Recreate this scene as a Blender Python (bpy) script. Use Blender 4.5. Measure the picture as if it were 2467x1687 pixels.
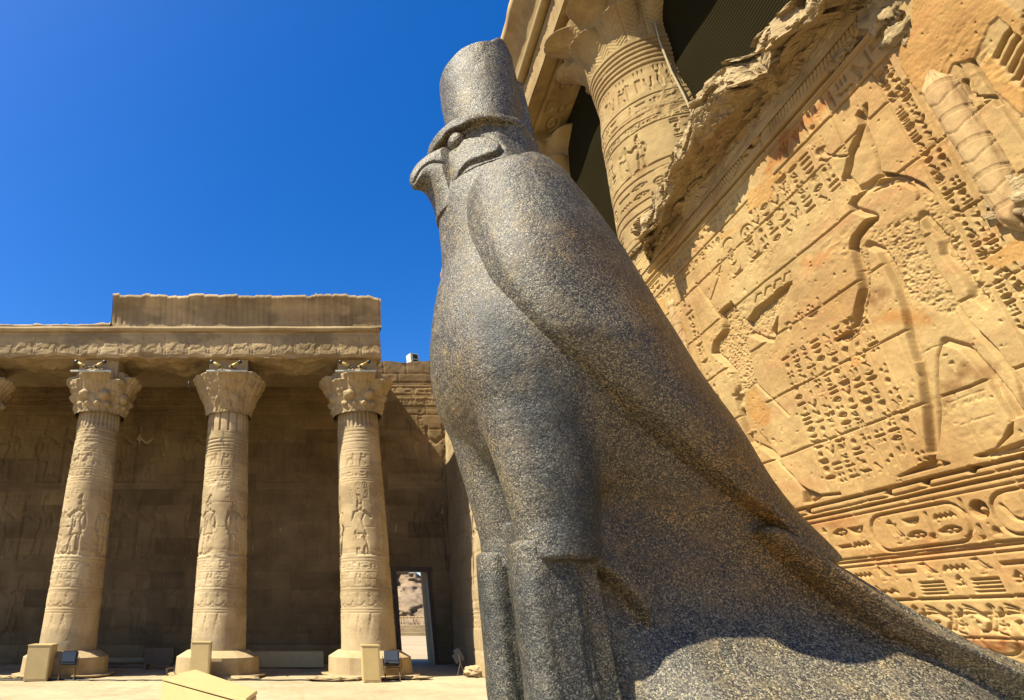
import bpy, bmesh, math, random
import numpy as np
from mathutils import Vector
# ---------------------------------------------------------------- camera, sky, sun
for o in list(bpy.data.objects): bpy.data.objects.remove(o)
SC = bpy.context.scene
COL = SC.collection
EYE = 1.25
PITCH = math.atan(647/1429.)
cd = bpy.data.cameras.new('camera'); cam = bpy.data.objects.new('camera', cd); COL.objects.link(cam)
cam.location = (0, 0, EYE); cam.rotation_euler = (math.pi/2+PITCH, 0, 0)
cd.sensor_width = 36; cd.lens = 36*1429/2467.; cd.shift_x = 535.5/2467.; cd.clip_start = .05; cd.clip_end = 3000
SC.camera = cam
SUN = Vector((-.64, -.225, 1.0)).normalized()          # towards the sun
w = bpy.data.worlds.new('World'); SC.world = w; w.use_nodes = True
nt = w.node_tree; nt.nodes.clear()
sky = nt.nodes.new('ShaderNodeTexSky'); sky.sky_type = 'NISHITA'; sky.sun_disc = False
sky.sun_elevation = math.asin(SUN.z); sky.sun_rotation = math.atan2(SUN.x, SUN.y)
sky.air_density = 1.0; sky.dust_density = .9; sky.ozone_density = 3.0; sky.altitude = 200
hs = nt.nodes.new('ShaderNodeHueSaturation'); hs.inputs['Saturation'].default_value = 1.42; hs.inputs['Hue'].default_value = .511
bg = nt.nodes.new('ShaderNodeBackground'); bg.inputs[1].default_value = .078
wo = nt.nodes.new('ShaderNodeOutputWorld')
nt.links.new(sky.outputs[0], hs.inputs['Color']); nt.links.new(hs.outputs[0], bg.inputs[0]); nt.links.new(bg.outputs[0], wo.inputs[0])
ld = bpy.data.lights.new('sun', 'SUN'); ld.energy = 5.0; ld.angle = math.radians(.5); ld.color = (1, .93, .75)
lo = bpy.data.objects.new('sun', ld); COL.objects.link(lo); lo.rotation_euler = SUN.to_track_quat('Z', 'Y').to_euler(); lo.location = (-10, -5, 20)
SC.view_settings.view_transform = 'Standard'; SC.view_settings.look = 'None'; SC.view_settings.gamma = 1
SC.view_settings.exposure = 1.45
SC.cycles.diffuse_bounces = 2
SC.render.resolution_x = 1024; SC.render.resolution_y = 700

# ---------------------------------------------------------------- helpers
def ray(u, v):                    # direction of a pixel of the 2467 px wide survey photograph
    t = (843.5-v)/1429.; c, s = math.cos(PITCH), math.sin(PITCH)
    return ((u-698.)/1429., c-t*s, s+t*c)
def at_y(u, v, Y):
    r = ray(u, v); k = Y/r[1]; return (r[0]*k, r[2]*k+EYE)
WM, WC = .0969, 4.4               # facade plane x = WM*y + WC
def at_wall(u, v):
    r = ray(u, v); k = WC/(r[0]-WM*r[1]); return (r[1]*k, r[2]*k+EYE)
def tag(o, label=None, cat=None, group=None, kind=None):
    if label: o['label'] = label
    if cat: o['category'] = cat
    if group: o['group'] = group
    if kind: o['kind'] = kind
    return o
def thing(name, label, cat, loc=(0, 0, 0), rz=0, group=None):
    o = bpy.data.objects.new(name, None); COL.objects.link(o); o.location = loc; o.rotation_euler = (0, 0, rz)
    o.empty_display_size = .2
    return tag(o, label, cat, group)
def link(name, me, mat, parent=None, smooth=False, loc=None):
    o = bpy.data.objects.new(name, me); COL.objects.link(o)
    if mat is not None: me.materials.append(mat)
    if smooth: me.polygons.foreach_set('use_smooth', np.ones(len(me.polygons), bool))
    if parent is not None: o.parent = parent
    if loc: o.location = loc
    return o
def np_mesh(name, V, Q, col=None):
    me = bpy.data.meshes.new(name); V = np.asarray(V, np.float32); Q = np.asarray(Q, np.int32)
    me.vertices.add(len(V)); me.vertices.foreach_set('co', V.ravel())
    me.loops.add(Q.size); me.loops.foreach_set('vertex_index', Q.ravel())
    me.polygons.add(len(Q)); me.polygons.foreach_set('loop_start', np.arange(len(Q), dtype=np.int32)*Q.shape[1])
    me.update(calc_edges=True)
    if col is not None:
        a = me.color_attributes.new('tint', 'FLOAT_COLOR', 'POINT')
        c = np.ones((len(V), 4), np.float32); c[:, :3] = np.asarray(col).reshape(len(V), -1)
        a.data.foreach_set('color', c.ravel())
    return me
def grid_quads(n, m, flip=False, wrap=False):          # vertices laid out [i*m + j]
    I = np.arange(n if wrap else n-1)[:, None]; J = np.arange(m-1)[None]
    a = I*m+J; b = ((I+1) % n)*m+J
    q = np.stack([a, b, b+1, a+1], -1).reshape(-1, 4)
    return q[:, ::-1] if flip else q
def bm_link(name, bm, mat, parent=None, smooth=False):
    me = bpy.data.meshes.new(name); bmesh.ops.recalc_face_normals(bm, faces=bm.faces[:]); bm.to_mesh(me); bm.free()
    return link(name, me, mat, parent, smooth)
def box(bm, x0, x1, y0, y1, z0, z1, bev=0):
    vs = [bm.verts.new((x, y, z)) for x in (x0, x1) for y in (y0, y1) for z in (z0, z1)]
    fs = [bm.faces.new([vs[i] for i in f]) for f in ((0, 1, 3, 2), (4, 6, 7, 5), (0, 4, 5, 1), (2, 3, 7, 6), (0, 2, 6, 4), (1, 5, 7, 3))]
    if bev:
        es = list({e for f in fs for e in f.edges}); bmesh.ops.bevel(bm, geom=es, offset=bev, segments=2, affect='EDGES')
    return vs
def tube(bm, pts, r, n=8, caps=True):
    rings = []
    P = [Vector(p) for p in pts]; R = r if hasattr(r, '__len__') else [r]*len(P)
    for i, p in enumerate(P):
        d = (P[min(i+1, len(P)-1)]-P[max(i-1, 0)]).normalized()
        a = d.orthogonal().normalized(); a = (Vector((0, 0, 1)).cross(d) if abs(d.z) < .9 else Vector((1, 0, 0)).cross(d)).normalized(); b = d.cross(a)
        rings.append([bm.verts.new(p+R[i]*(math.cos(t)*a+math.sin(t)*b)) for t in [2*math.pi*k/n for k in range(n)]])
    for A, B in zip(rings, rings[1:]):
        for k in range(n): bm.faces.new((A[k], A[(k+1) % n], B[(k+1) % n], B[k]))
    if caps: bm.faces.new(rings[0][::-1]); bm.faces.new(rings[-1])
# value noise on arrays (periodic lattice), several octaves
_rs = np.random.RandomState(7); _LAT = _rs.rand(64, 64, 64).astype(np.float32)
def vnoise(x, y, z=0.):
    x, y, z = np.broadcast_arrays(np.asarray(x, np.float32), np.asarray(y, np.float32), np.asarray(z, np.float32))
    xi, yi, zi = np.floor(x).astype(int), np.floor(y).astype(int), np.floor(z).astype(int)
    fx, fy, fz = x-xi, y-yi, z-zi
    fx, fy, fz = fx*fx*(3-2*fx), fy*fy*(3-2*fy), fz*fz*(3-2*fz)
    r = 0
    for a in (0, 1):
        for b in (0, 1):
            for c in (0, 1):
                r = r+_LAT[(xi+a) & 63, (yi+b) & 63, (zi+c) & 63]*(fx if a else 1-fx)*(fy if b else 1-fy)*(fz if c else 1-fz)
    return r*2-1
def fbm(x, y, z=0., oct=4, g=.5):
    s, a, f = 0, 1, 1
    for k in range(oct): s = s+a*vnoise(x*f+k*17.3, y*f+k*9.1, np.asarray(z)*f+k*5.7); a *= g; f *= 2.03
    return s
def sstep(a, b, x):
    t = np.clip((x-a)/(b-a), 0, 1); return t*t*(3-2*t)

# ---------------------------------------------------------------- materials
def new_mat(name):
    m = bpy.data.materials.new(name); m.use_nodes = True; t = m.node_tree
    return m, t, t.nodes['Principled BSDF']
def N(t, typ, **kw):
    n = t.nodes.new(typ)
    for k, v in kw.items():
        if k.startswith('i_'): n.inputs[k[2:].replace('_', ' ')].default_value = v
        else: setattr(n, k, v)
    return n
def ramp(t, src, stops, interp='LINEAR'):
    r = N(t, 'ShaderNodeValToRGB'); r.color_ramp.interpolation = interp
    e = r.color_ramp.elements
    while len(e) < len(stops): e.new(.5)
    for k, (p, c) in enumerate(stops):
        e[k].position = p; e[k].color = (c, c, c, 1) if not hasattr(c, '__len__') else (*c, 1)
    t.links.new(src, r.inputs[0]); return r.outputs[0]
def mix(t, fac, a, b, mode='MIX'):
    m = N(t, 'ShaderNodeMix', data_type='RGBA', blend_type=mode)
    for sock, v in ((0, fac), (6, a), (7, b)):
        if hasattr(v, 'is_linked') or isinstance(v, bpy.types.NodeSocket): t.links.new(v, m.inputs[sock])
        else: m.inputs[sock].default_value = v if sock == 0 else (*v, 1)
    return m.outputs[2]
def noise(t, vec, scale, detail=4, rough=.55, dist=0):
    n = N(t, 'ShaderNodeTexNoise'); n.inputs['Scale'].default_value = scale; n.inputs['Detail'].default_value = detail
    n.inputs['Roughness'].default_value = rough; n.inputs['Distortion'].default_value = dist
    t.links.new(vec, n.inputs['Vector']); return n.outputs[0]
def objco(t, scale=(1, 1, 1)):
    c = N(t, 'ShaderNodeTexCoord'); m = N(t, 'ShaderNodeMapping'); m.inputs['Scale'].default_value = scale
    t.links.new(c.outputs['Object'], m.inputs[0]); return m.outputs[0]
def bump(t, bsdf, src, strength, dist, prev=None):
    b = N(t, 'ShaderNodeBump'); b.inputs['Strength'].default_value = strength; b.inputs['Distance'].default_value = dist
    t.links.new(src, b.inputs['Height'])
    if prev: t.links.new(prev, b.inputs['Normal'])
    t.links.new(b.outputs[0], bsdf.inputs['Normal']); return b.outputs[0]
def sandstone(name, base, dark, red, scale=1., tint=False, rough=.9, grain=1., crag=0.):
    base, dark, red = [tuple(q*.66 for q in c_) for c_ in (base, dark, red)]
    m, t, b = new_mat(name); v = objco(t)
    n1 = noise(t, v, .9*scale, 6, .6, .6); n2 = noise(t, v, 4.5*scale, 5, .65, .3); n3 = noise(t, v, 60, 4, .7)
    vs = objco(t, (.35, .35, 2.2)); n4 = noise(t, vs, 1.6*scale, 5, .6, 1.2)
    c = mix(t, ramp(t, n1, [(.38, 0), (.66, 1)]), base, dark)
    c = mix(t, ramp(t, n4, [(.52, 0), (.72, .55)]), c, red)
    c = mix(t, ramp(t, n2, [(.3, .35), (.55, 0)]), c, tuple(min(1, q*1.35) for q in base))
    c = mix(t, .22*grain, c, ramp(t, n3, [(.3, .25), (.7, 1)]), 'MULTIPLY')
    if tint:
        a = N(t, 'ShaderNodeAttribute', attribute_name='tint'); c = mix(t, 1.0, c, a.outputs['Color'], 'MULTIPLY')
    t.links.new(c, b.inputs['Base Color']); b.inputs['Roughness'].default_value = rough
    b.inputs['Specular IOR Level'].default_value = .2
    p = bump(t, b, n2, .35, .02/scale); p = bump(t, b, n3, .5*grain, .004, p)
    if crag: bump(t, b, noise(t, objco(t, (1, .7, 2.4)), 5.5, 7, .62, .8), 1.0, crag, p)
    return m
def granite(name):
    m, t, b = new_mat(name); v = objco(t)
    vo = N(t, 'ShaderNodeTexVoronoi'); vo.inputs['Scale'].default_value = 260; vo.inputs['Randomness'].default_value = 1
    t.links.new(v, vo.inputs['Vector'])
    sep = N(t, 'ShaderNodeSeparateColor'); t.links.new(vo.outputs['Color'], sep.inputs[0])
    n1 = noise(t, v, 1.7, 4, .6, .5); n2 = noise(t, v, 14, 5, .7); n3 = noise(t, v, 150, 3, .7); n5 = noise(t, v, 110, 4, .75); n6 = noise(t, v, 5.5, 6, .7, .6)
    g = ramp(t, sep.outputs[0], [(0, (.014, .0125, .010)), (.36, (.036, .031, .022)), (.58, (.094, .080, .053)), (.80, (.18, .152, .098)), (1, (.34, .285, .18))])
    g = mix(t, ramp(t, n5, [(.45, 0), (.62, .5)]), g, (.030, .029, .027))
    g = mix(t, ramp(t, n2, [(.5, 0), (.68, .5)]), g, (.16, .12, .065))
    # brown and yellow weathering, with flank shade and warm bounce put into its colour
    ve = objco(t, (.9, 1, 1.4)); n4 = noise(t, ve, 2.4, 5, .62, .7)
    a = N(t, 'ShaderNodeAttribute', attribute_name='tint'); sp = N(t, 'ShaderNodeSeparateColor'); t.links.new(a.outputs['Color'], sp.inputs[0])
    mm = N(t, 'ShaderNodeMath', operation='MULTIPLY'); t.links.new(sp.outputs[0], mm.inputs[0]); t.links.new(ramp(t, n4, [(.25, .35), (.55, 1)]), mm.inputs[1])
    g = mix(t, mm.outputs[0], g, mix(t, 1.0, g, (1.15, .70, .22), 'MULTIPLY'))
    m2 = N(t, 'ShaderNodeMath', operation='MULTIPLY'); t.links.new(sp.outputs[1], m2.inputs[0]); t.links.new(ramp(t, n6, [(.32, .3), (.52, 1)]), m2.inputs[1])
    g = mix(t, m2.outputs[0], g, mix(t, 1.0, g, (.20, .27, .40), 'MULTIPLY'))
    g = mix(t, ramp(t, n6, [(.52, 0), (.66, .9)]), g, mix(t, 1.0, g, (1.55, 1.40, 1.05), 'MULTIPLY'))
    g = mix(t, ramp(t, n1, [(.35, .75), (.60, 0)]), g, mix(t, 1.0, g, (.62, .66, .72), 'MULTIPLY'))
    vc = N(t, 'ShaderNodeTexVoronoi', feature='DISTANCE_TO_EDGE'); vc.inputs['Scale'].default_value = 1.3; dv = N(t, 'ShaderNodeVectorMath', operation='ADD'); t.links.new(v, dv.inputs[0])
    nv = N(t, 'ShaderNodeTexNoise'); nv.inputs['Scale'].default_value = 3; nv.inputs['Detail'].default_value = 5; t.links.new(v, nv.inputs['Vector']); t.links.new(nv.outputs['Color'], dv.inputs[1]); t.links.new(dv.outputs[0], vc.inputs['Vector'])
    g = mix(t, ramp(t, vc.outputs['Distance'], [(.001, .5), (.004, 0)]), g, mix(t, 1.0, g, (.5, .45, .4), 'MULTIPLY'))
    t.links.new(g, b.inputs['Base Color'])
    t.links.new(ramp(t, n2, [(.3, .36), (.7, .60)]), b.inputs['Roughness']); b.inputs['Specular IOR Level'].default_value = .42
    p = bump(t, b, n5, .45, .011); p = bump(t, b, n2, .35, .03, p); bump(t, b, n3, .3, .002, p)
    return m
def plain(name, col, rough=.5, metal=0, var=.15, scale=6, bmp=0):
    col = tuple(q*.72 for q in col)
    m, t, b = new_mat(name); v = objco(t); n = noise(t, v, scale, 5, .6)
    c = mix(t, ramp(t, n, [(.35, 0), (.65, 1)]), col, tuple(q*(1-var) for q in col))
    t.links.new(c, b.inputs['Base Color']); b.inputs['Roughness'].default_value = rough; b.inputs['Metallic'].default_value = metal
    if bmp: bump(t, b, n, .4, bmp)
    return m
M = {}
M['granite'] = granite('granite')
# ---------------------------------------------------------------- implicit surfaces for carved stone
def surface_nets(f, org, h):
    nx, ny, nz = f.shape; s = f > 0
    act = np.zeros((nx-1, ny-1, nz-1), np.int8)
    pos = np.zeros((nx-1, ny-1, nz-1, 3), np.float32); cnt = np.zeros((nx-1, ny-1, nz-1), np.float32)
    sl = lambda d: slice(d, d-1 if d-1 < 0 else None)
    def C(a, d): return a[sl(d[0]), sl(d[1]), sl(d[2])]
    for ax in range(3):
        for p in (0, 1):
            for q in (0, 1):
                d0 = [p, q]; d0.insert(ax, 0); d1 = [p, q]; d1.insert(ax, 1)
                A, B = C(f, d0), C(f, d1); m = C(s, d0) != C(s, d1)
                t = np.where(m, A/np.where(m, A-B, 1), 0)
                for k in range(3): pos[..., k] += np.where(m, (t if k == ax else d0[k]), 0)
                cnt += m
    m = cnt > 0; idx = -np.ones(m.shape, np.int64); idx[m] = np.arange(m.sum())
    ijk = np.argwhere(m).astype(np.float32)
    V = (ijk+pos[m]/cnt[m][:, None])*h+np.array(org, np.float32)
    Q = []
    for ax in range(3):
        b, c = [(1, 2), (2, 0), (0, 1)][ax]
        s0 = np.moveaxis(s, ax, 0); ch = s0[:-1] != s0[1:]
        ch = np.moveaxis(ch, 0, ax); loc = np.argwhere(ch)
        ok = (loc[:, b] > 0) & (loc[:, c] > 0) & (loc[:, b] < f.shape[b]-1) & (loc[:, c] < f.shape[c]-1)
        loc = loc[ok]
        def g(db, dc):
            l = loc.copy(); l[:, b] -= db; l[:, c] -= dc; return idx[l[:, 0], l[:, 1], l[:, 2]]
        q = np.stack([g(1, 1), g(0, 1), g(0, 0), g(1, 0)], -1)
        ins = s[loc[:, 0], loc[:, 1], loc[:, 2]]
        q[~ins] = q[~ins][:, ::-1]; Q.append(q)
    return V, np.concatenate(Q)
def seg_dist(X, Z, pts):
    d = np.full(np.broadcast(X, Z).shape, 1e9, np.float32)
    for (x0, z0), (x1, z1) in zip(pts, pts[1:]):
        dx, dz = x1-x0, z1-z0; L = dx*dx+dz*dz+1e-12
        t = np.clip(((X-x0)*dx+(Z-z0)*dz)/L, 0, 1)
        d = np.minimum(d, (X-x0-t*dx)**2+(Z-z0-t*dz)**2)
    return np.sqrt(d)
def inside(X, Z, poly):
    r = np.zeros(np.broadcast(X, Z).shape, bool); n = len(poly)
    for i in range(n):
        (x0, z0), (x1, z1) = poly[i], poly[(i+1) % n]
        if z0 == z1: continue
        c = (z0 > Z) != (z1 > Z)
        r ^= c & (X < (x1-x0)*(Z-z0)/(z1-z0)+x0)
    return r
def sdist(X, Z, poly):                                   # positive inside
    d = seg_dist(X, Z, list(poly)+[poly[0]]); return np.where(inside(X, Z, poly), d, -d)
def smooth_path(pts, n=8, closed=False):                 # Catmull-Rom
    P = [np.array(p, float) for p in pts]; m = len(P); out = []
    for i in range(m if closed else m-1):
        if closed: a, b, c, d = P[(i-1) % m], P[i], P[(i+1) % m], P[(i+2) % m]
        else: a, b, c, d = P[max(i-1, 0)], P[i], P[i+1], P[min(i+2, m-1)]
        for k in range(n):
            t = k/n; out.append(tuple(.5*((2*b)+(-a+c)*t+(2*a-5*b+4*c-d)*t*t+(-a+3*b-3*c+d)*t**3)))
    if not closed: out.append(tuple(P[-1]))
    return out
def smax(a, b, k): h = np.clip(.5+.5*(a-b)/k, 0, 1); return b+(a-b)*h+k*h*(1-h)
def smin(a, b, k): return -smax(-a, -b, k)
def ellips(X, Y, Z, c, r, rot=0):                        # rot about Y axis (radians)
    x, z = X-c[0], Z-c[2]; cr, sr = math.cos(rot), math.sin(rot)
    x, z = x*cr+z*sr, -x*sr+z*cr
    q = np.sqrt((x/r[0])**2+((Y-c[1])/r[1])**2+(z/r[2])**2)
    return (1-q)*min(r)

# ---------------------------------------------------------------- the granite falcon
YS = 2.4
def near(pts, y): return [at_y(u*1.0615, v*1.0615, y) for u, v in pts]
body_poly = [(.84, 3.56), (.81, 3.46), (.775, 3.36), (.755, 3.2), (.745, 3.08), (.745, 2.95), (.735, 2.78), (.68, 2.60), (.645, 2.41), (.645, 2.22),
             (.69, 2.06), (.76, 1.95), (.84, 1.84), (1.05, 1.68), (1.3, 1.50), (1.7, 1.28), (2.2, 1.08), (2.8, .80), (3.2, .70), (3.3, .9),
             (2.9, .97), (2.6, 1.085), (2.3, 1.235), (2.08, 1.38), (1.93, 1.55), (1.80, 1.76), (1.69, 2.0), (1.60, 2.22), (1.53, 2.42), (1.46, 2.65), (1.385, 2.88), (1.30, 3.08), (1.218, 3.25),
             (1.21, 3.38), (1.21, 3.56)]
body_poly = smooth_path(body_poly, 3, True)
CT = [(1.0, 3.45, .24, .24), (1.0, 3.25, .27, .26), (1.05, 3.05, .36, .32), (1.1, 2.85, .43, .40), (1.1, 2.5, .46, .45), (1.3, 2.3, .45, .45), (.9, 2.2, .42, .42),
      (1.6, 1.95, .33, .34), (1.2, 1.9, .34, .36), (1.9, 1.6, .24, .24), (2.15, 1.34, .15, .12), (2.4, 1.17, .11, .10), (2.8, .95, .11, .08), (1.4, 1.6, .25, .3)]
def rnd(w_, d, R): return np.where(d > 0, w_*np.sqrt(np.clip(1-(1-np.clip(d/R, 0, 1))**2, 0, 1)), d*2)
def body_T(GX, GZ):
    ws = 0; Wf = 0; Rf = 0
    for x, z, a, r in CT:
        k = np.exp(-((GX-x)**2+(GZ-z)**2)/(2*.17**2))+1e-6; ws = ws+k; Wf = Wf+k*a; Rf = Rf+k*r
    return rnd(Wf/ws, sdist(GX, GZ, body_poly), Rf/ws)
hgx = np.arange(.45, 3.35, .012); hgz = np.arange(.9, 3.6, .012); HT = body_T(*np.meshgrid(hgx, hgz, indexing='ij'))
def hit(u, v):                                           # where a sight line meets the flank
    for y in np.arange(1.80, YS, .004):
        x, z = at_y(u*1.0615, v*1.0615, y); i, k = int((x-.45)/.012), int((z-.9)/.012)
        if 0 <= i < len(hgx) and 0 <= k < len(hgz) and YS-y <= HT[i, k]: return (x, z)
    return at_y(u*1.0615, v*1.0615, YS)
def hits(pts): return [hit(u, v) for u, v in pts]
def hit_head(u, v):
    for y in np.arange(2.10, YS, .003):
        x, z = at_y(u*1.0615, v*1.0615, y)
        if abs(x-1.02) < .26 and YS-y <= .255*math.sqrt(1-((x-1.02)/.26)**2): return (x, z)
    return at_y(u*1.0615, v*1.0615, YS)
wing_edge = hits([(1160, 372), (1100, 395), (1064, 435), (1058, 495), (1076, 560), (1110, 640), (1160, 715), (1232, 790), (1330, 870), (1430, 955), (1540, 1045), (1640, 1120), (1740, 1190)])
wing_poly = smooth_path(wing_edge+near([(1830, 1245), (1925, 1288)], 2.1), 5)+[(2.16, 1.47), (2.05, 1.62), (1.95, 1.85), (1.85, 2.1), (1.75, 2.4), (1.65, 2.7), (1.55, 3.0), (1.45, 3.2), (1.25, 3.27), (1.12, 3.22)]
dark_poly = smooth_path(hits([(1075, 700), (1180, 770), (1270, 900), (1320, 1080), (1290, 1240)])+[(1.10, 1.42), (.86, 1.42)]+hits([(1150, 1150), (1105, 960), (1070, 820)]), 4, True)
slab_poly = [(.93, .88), (.93, 1.9), (1.1, 1.95), (1.6, 1.7), (1.95, 1.45), (2.3, 1.2), (2.9, .92), (3.3, .8), (3.3, .6), (.93, .6)]
tl = smooth_path(near([(1738, 1200), (1760, 1190), (1800, 1203), (1860, 1240), (1925, 1288), (2010, 1345), (2100, 1402), (2210, 1452), (2324, 1508), (2450, 1560)], 2.09), 4)+[(3.3, .7), (3.0, .55), (1.95, 1.2)]
fr = smooth_path(near([(1262, 1100), (1330, 1050), (1400, 1190), (1455, 1300), (1504, 1420), (1484, 1408), (1440, 1355), (1390, 1308), (1340, 1284), (1262, 1272)], 2.12), 4, True)
cheek = smooth_path([hit_head(*p) for p in ((1014, 352), (1028, 328), (1065, 313), (1108, 318), (1132, 340), (1124, 362), (1094, 372), (1062, 380), (1042, 400), (1030, 420), (1018, 398), (1010, 374))], 5, True)
def loft(z, tab, X, Y):
    tab = np.array(tab, np.float32); zz = tab[:, 0]; o = np.argsort(zz)
    xc, yc, a, b = [np.interp(z, zz[o], tab[o, k]) for k in (1, 2, 3, 4)]
    q = np.sqrt(((X-xc)/a)**2+((Y-yc)/b)**2); return (1-q)*np.minimum(a, b)
class Ctx:
    def __init__(c, x0, x1, y0, y1, z0, z1, h):
        c.h = h; c.gx, c.gy, c.gz = [np.arange(a, b, h, dtype=np.float32) for a, b in ((x0, x1), (y0, y1), (z0, z1))]
        c.GX, c.GZ = np.meshgrid(c.gx, c.gz, indexing='ij'); c.X, c.Y, c.Z = c.gx[:, None, None], c.gy[None, :, None], c.gz[None, None, :]; c.A = np.abs(c.Y)
        c.wob = (fbm(c.GX*2.2, c.GZ*2.2, 0, 3)+.4*fbm(c.GX*9, c.GZ*9, 3, 3))[:, None, :]+(.7*fbm(c.gy[:, None]*2.2, c.gz[None]*2.2, 5, 3))[None]
        c.TB = body_T(c.GX, c.GZ)[:, None, :]
    def mesh(c, f):
        f = np.array(np.broadcast_to(f, (len(c.gx), len(c.gy), len(c.gz))), np.float32)
        f[0] = -1; f[-1] = -1; f[:, 0] = -1; f[:, -1] = -1; f[:, :, 0] = -1; f[:, :, -1] = -1
        return surface_nets(f, (c.gx[0], c.gy[0]+YS, c.gz[0]), c.h)
root = thing('falcon_statue', 'tall grey granite falcon statue wearing a high crown, standing in the court', 'statue', (1.3, YS, .95))
ORG = np.array([1.3, YS, .95], np.float32)
def carved(name, VQ, parent, mat=None):
    V, Q = VQ; x, y, z = V[:, 0], V[:, 1], V[:, 2]      # tint.r = brown weathering plus painted flank shade, tint.g = dark polish
    line = seg_dist(x, z, [(1.12, 2.60), (1.5, 2.0), (1.75, 1.62), (2.1, 1.16), (2.6, .86)])
    m = np.exp(-(line/.13)**2)+.6*sstep(2.2, 1.5, z)*sstep(.85, 1.1, x)*sstep(1.15, 1.4, z)+.35*np.exp(-((x-.72)/.05)**2-((z-2.2)/.2)**2)
    m = np.clip(m, 0, 1)*sstep(2.95, 2.4, z)
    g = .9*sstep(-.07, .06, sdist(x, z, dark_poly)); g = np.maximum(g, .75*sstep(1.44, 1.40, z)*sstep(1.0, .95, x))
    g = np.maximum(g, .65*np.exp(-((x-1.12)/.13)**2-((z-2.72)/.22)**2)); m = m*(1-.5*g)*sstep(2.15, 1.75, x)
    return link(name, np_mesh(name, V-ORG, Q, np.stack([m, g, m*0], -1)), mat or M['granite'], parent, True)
def wings_T(GX, GZ):
    dW = sdist(GX, GZ, wing_poly); soft = .13+.16*sstep(2.85, 3.15, GZ)*sstep(1.0, 1.1, GX)
    q_ = np.clip(dW/soft, 0, 1); return dW, ((.035+.015*sstep(2.4, 2.0, GZ))*sstep(0, .020, dW)+(.075-.055*sstep(1.95, 1.6, GZ))*np.sqrt(1-(1-q_)**2))*np.exp(-np.clip(dW-.1, 0, 9)/.75)
def torso(c):
    slabW = .20+.29*sstep(1.30, .84, c.GZ)*(.25+.75*sstep(2.35, 1.95, c.GX))*sstep(1.0, 1.3, c.GX)
    TS = rnd(slabW, sdist(c.GX, c.GZ, slab_poly), .05)
    dT = sdist(c.GX, c.GZ, tl); TT = np.where(dT > 0, np.minimum(.29+1.25*dT, .44-.26*sstep(.12, .40, dT)), dT*2)
    dF = sdist(c.GX, c.GZ, fr); TF = np.where(dF > 0, .235+.040*sstep(0, .015, dF), dF*3)
    th = loft(c.Z, [(2.35, 1.0, .17, .30, .24), (2.1, .965, .19, .265, .215), (1.9, .96, .205, .215, .19), (1.7, .955, .21, .175, .165), (1.55, .95, .21, .145, .14), (1.3, .93, .21, .13, .13)], c.X, c.A)
    th = smin(th, c.Z-1.425, .008); th = smin(th, 2.4-c.Z, .2)
    fill = np.minimum(np.minimum(c.X-.865, 1.1-c.X), np.minimum(.2-c.A, 1.6-c.Z))
    st = np.maximum(np.minimum(.975-c.X, .288-c.A), np.minimum(1.05-c.X, .262-c.A)); st = np.minimum(np.minimum(st, c.X-.90), 1.5-c.Z)
    f = smax(c.TB-c.A, th, .19); f = smax(f, TS[:, None, :]-c.A, .03); f = smax(f, TT[:, None, :]-c.A, .05)
    f = smax(f, smin(TF[:, None, :]-c.A, c.A-.1, .02), .012); f = np.maximum(np.maximum(f, st), fill)
    return f+.006*c.wob
c = Ctx(.45, 3.35, -.58, .58, .9, 3.20, .0125); f = np.minimum(torso(c), 3.165-c.Z)
carved('body', c.mesh(f), root)
c = Ctx(.6, 2.35, -.60, .02, 1.32, 3.42, .010)
dW, wa = wings_T(c.GX, c.GZ)
WT = np.maximum(body_T(c.GX+.03*sstep(1.25, .95, c.GX), c.GZ), c.TB[:, 0, :])
fw = smin(WT[:, None, :]+wa[:, None, :]-c.A, dW[:, None, :], .010); fw = smin(fw, c.A-np.maximum(c.TB-.10, .03), .01)+.003*c.wob
V, Q = c.mesh(fw); carved('wing', (V, Q), root); V2 = V.copy(); V2[:, 1] = 2*YS-V2[:, 1]; carved('wing', (V2, Q[:, ::-1]), root)
# head on a finer grid
c = Ctx(.66, 1.36, -.34, .34, 3.12, 3.60, .0068)
X, Y, Z, A = c.X, c.Y, c.Z, c.A
wave_z = 3.462-.045*sstep(.85, 1.1, X)-.14*sstep(1.08, 1.27, X)
f = c.TB-A
f = smax(f, smin((1-np.sqrt(((X-1.02)/.24)**2+(Y/.238)**2))*.22, smin(wave_z+.02-Z, Z-3.05, .02), .02), .03)
dC = sdist(c.GX, c.GZ, cheek)[:, None, :]
f = f+np.where(A > .03, .020*sstep(-.004, .016, dC)-.014*np.exp(-((dC+.006)/.008)**2), 0)
f = smax(f, ellips(X, A, Z, (.95, .19, 3.29), (.10, .075, .055), -.15), .02)
qb = (1-np.sqrt(((X-1.0)/.275)**2+(Y/.285)**2))*.25; th_ = .017+.012*sstep(.95, .78, X)
f = smax(f, smin(smin((1-np.sqrt(((X-1.0)/.265)**2+(Y/.272)**2))*.24, X-1.06+.25*(Z-3.35), .05), smin(wave_z-Z, Z-3.1, .05), .01), .04)
f = smax(f, smin(th_-np.abs(Z-wave_z), qb, .008), .006)
sock = ellips(X, A, Z, (.80, .16, 3.405), (.06, .06, .045), .2); f = smin(f, -sock, .012)
f = np.minimum(f, Z-3.16)
carved('head', c.mesh(f+.0045*c.wob), root)
c = Ctx(.74, .90, -.26, .26, 3.30, 3.48, .0045)
for sg in (-1, 1):
    e_ = ellips(c.X, c.Y, c.Z, (.826, sg*.150, 3.395), (.042, .050, .046), .25)
    q = np.sqrt(((c.X-.830)/.056)**2+((c.Z-3.393)/.060)**2)
    rim = np.minimum(np.minimum(.006-np.abs(q-1)*.045, .016-np.abs(c.Y-sg*(.155+.35*(c.X-.822)))), c.X-.806)
    carved('eye', c.mesh(smax(e_, rim, .003)), root)
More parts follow.
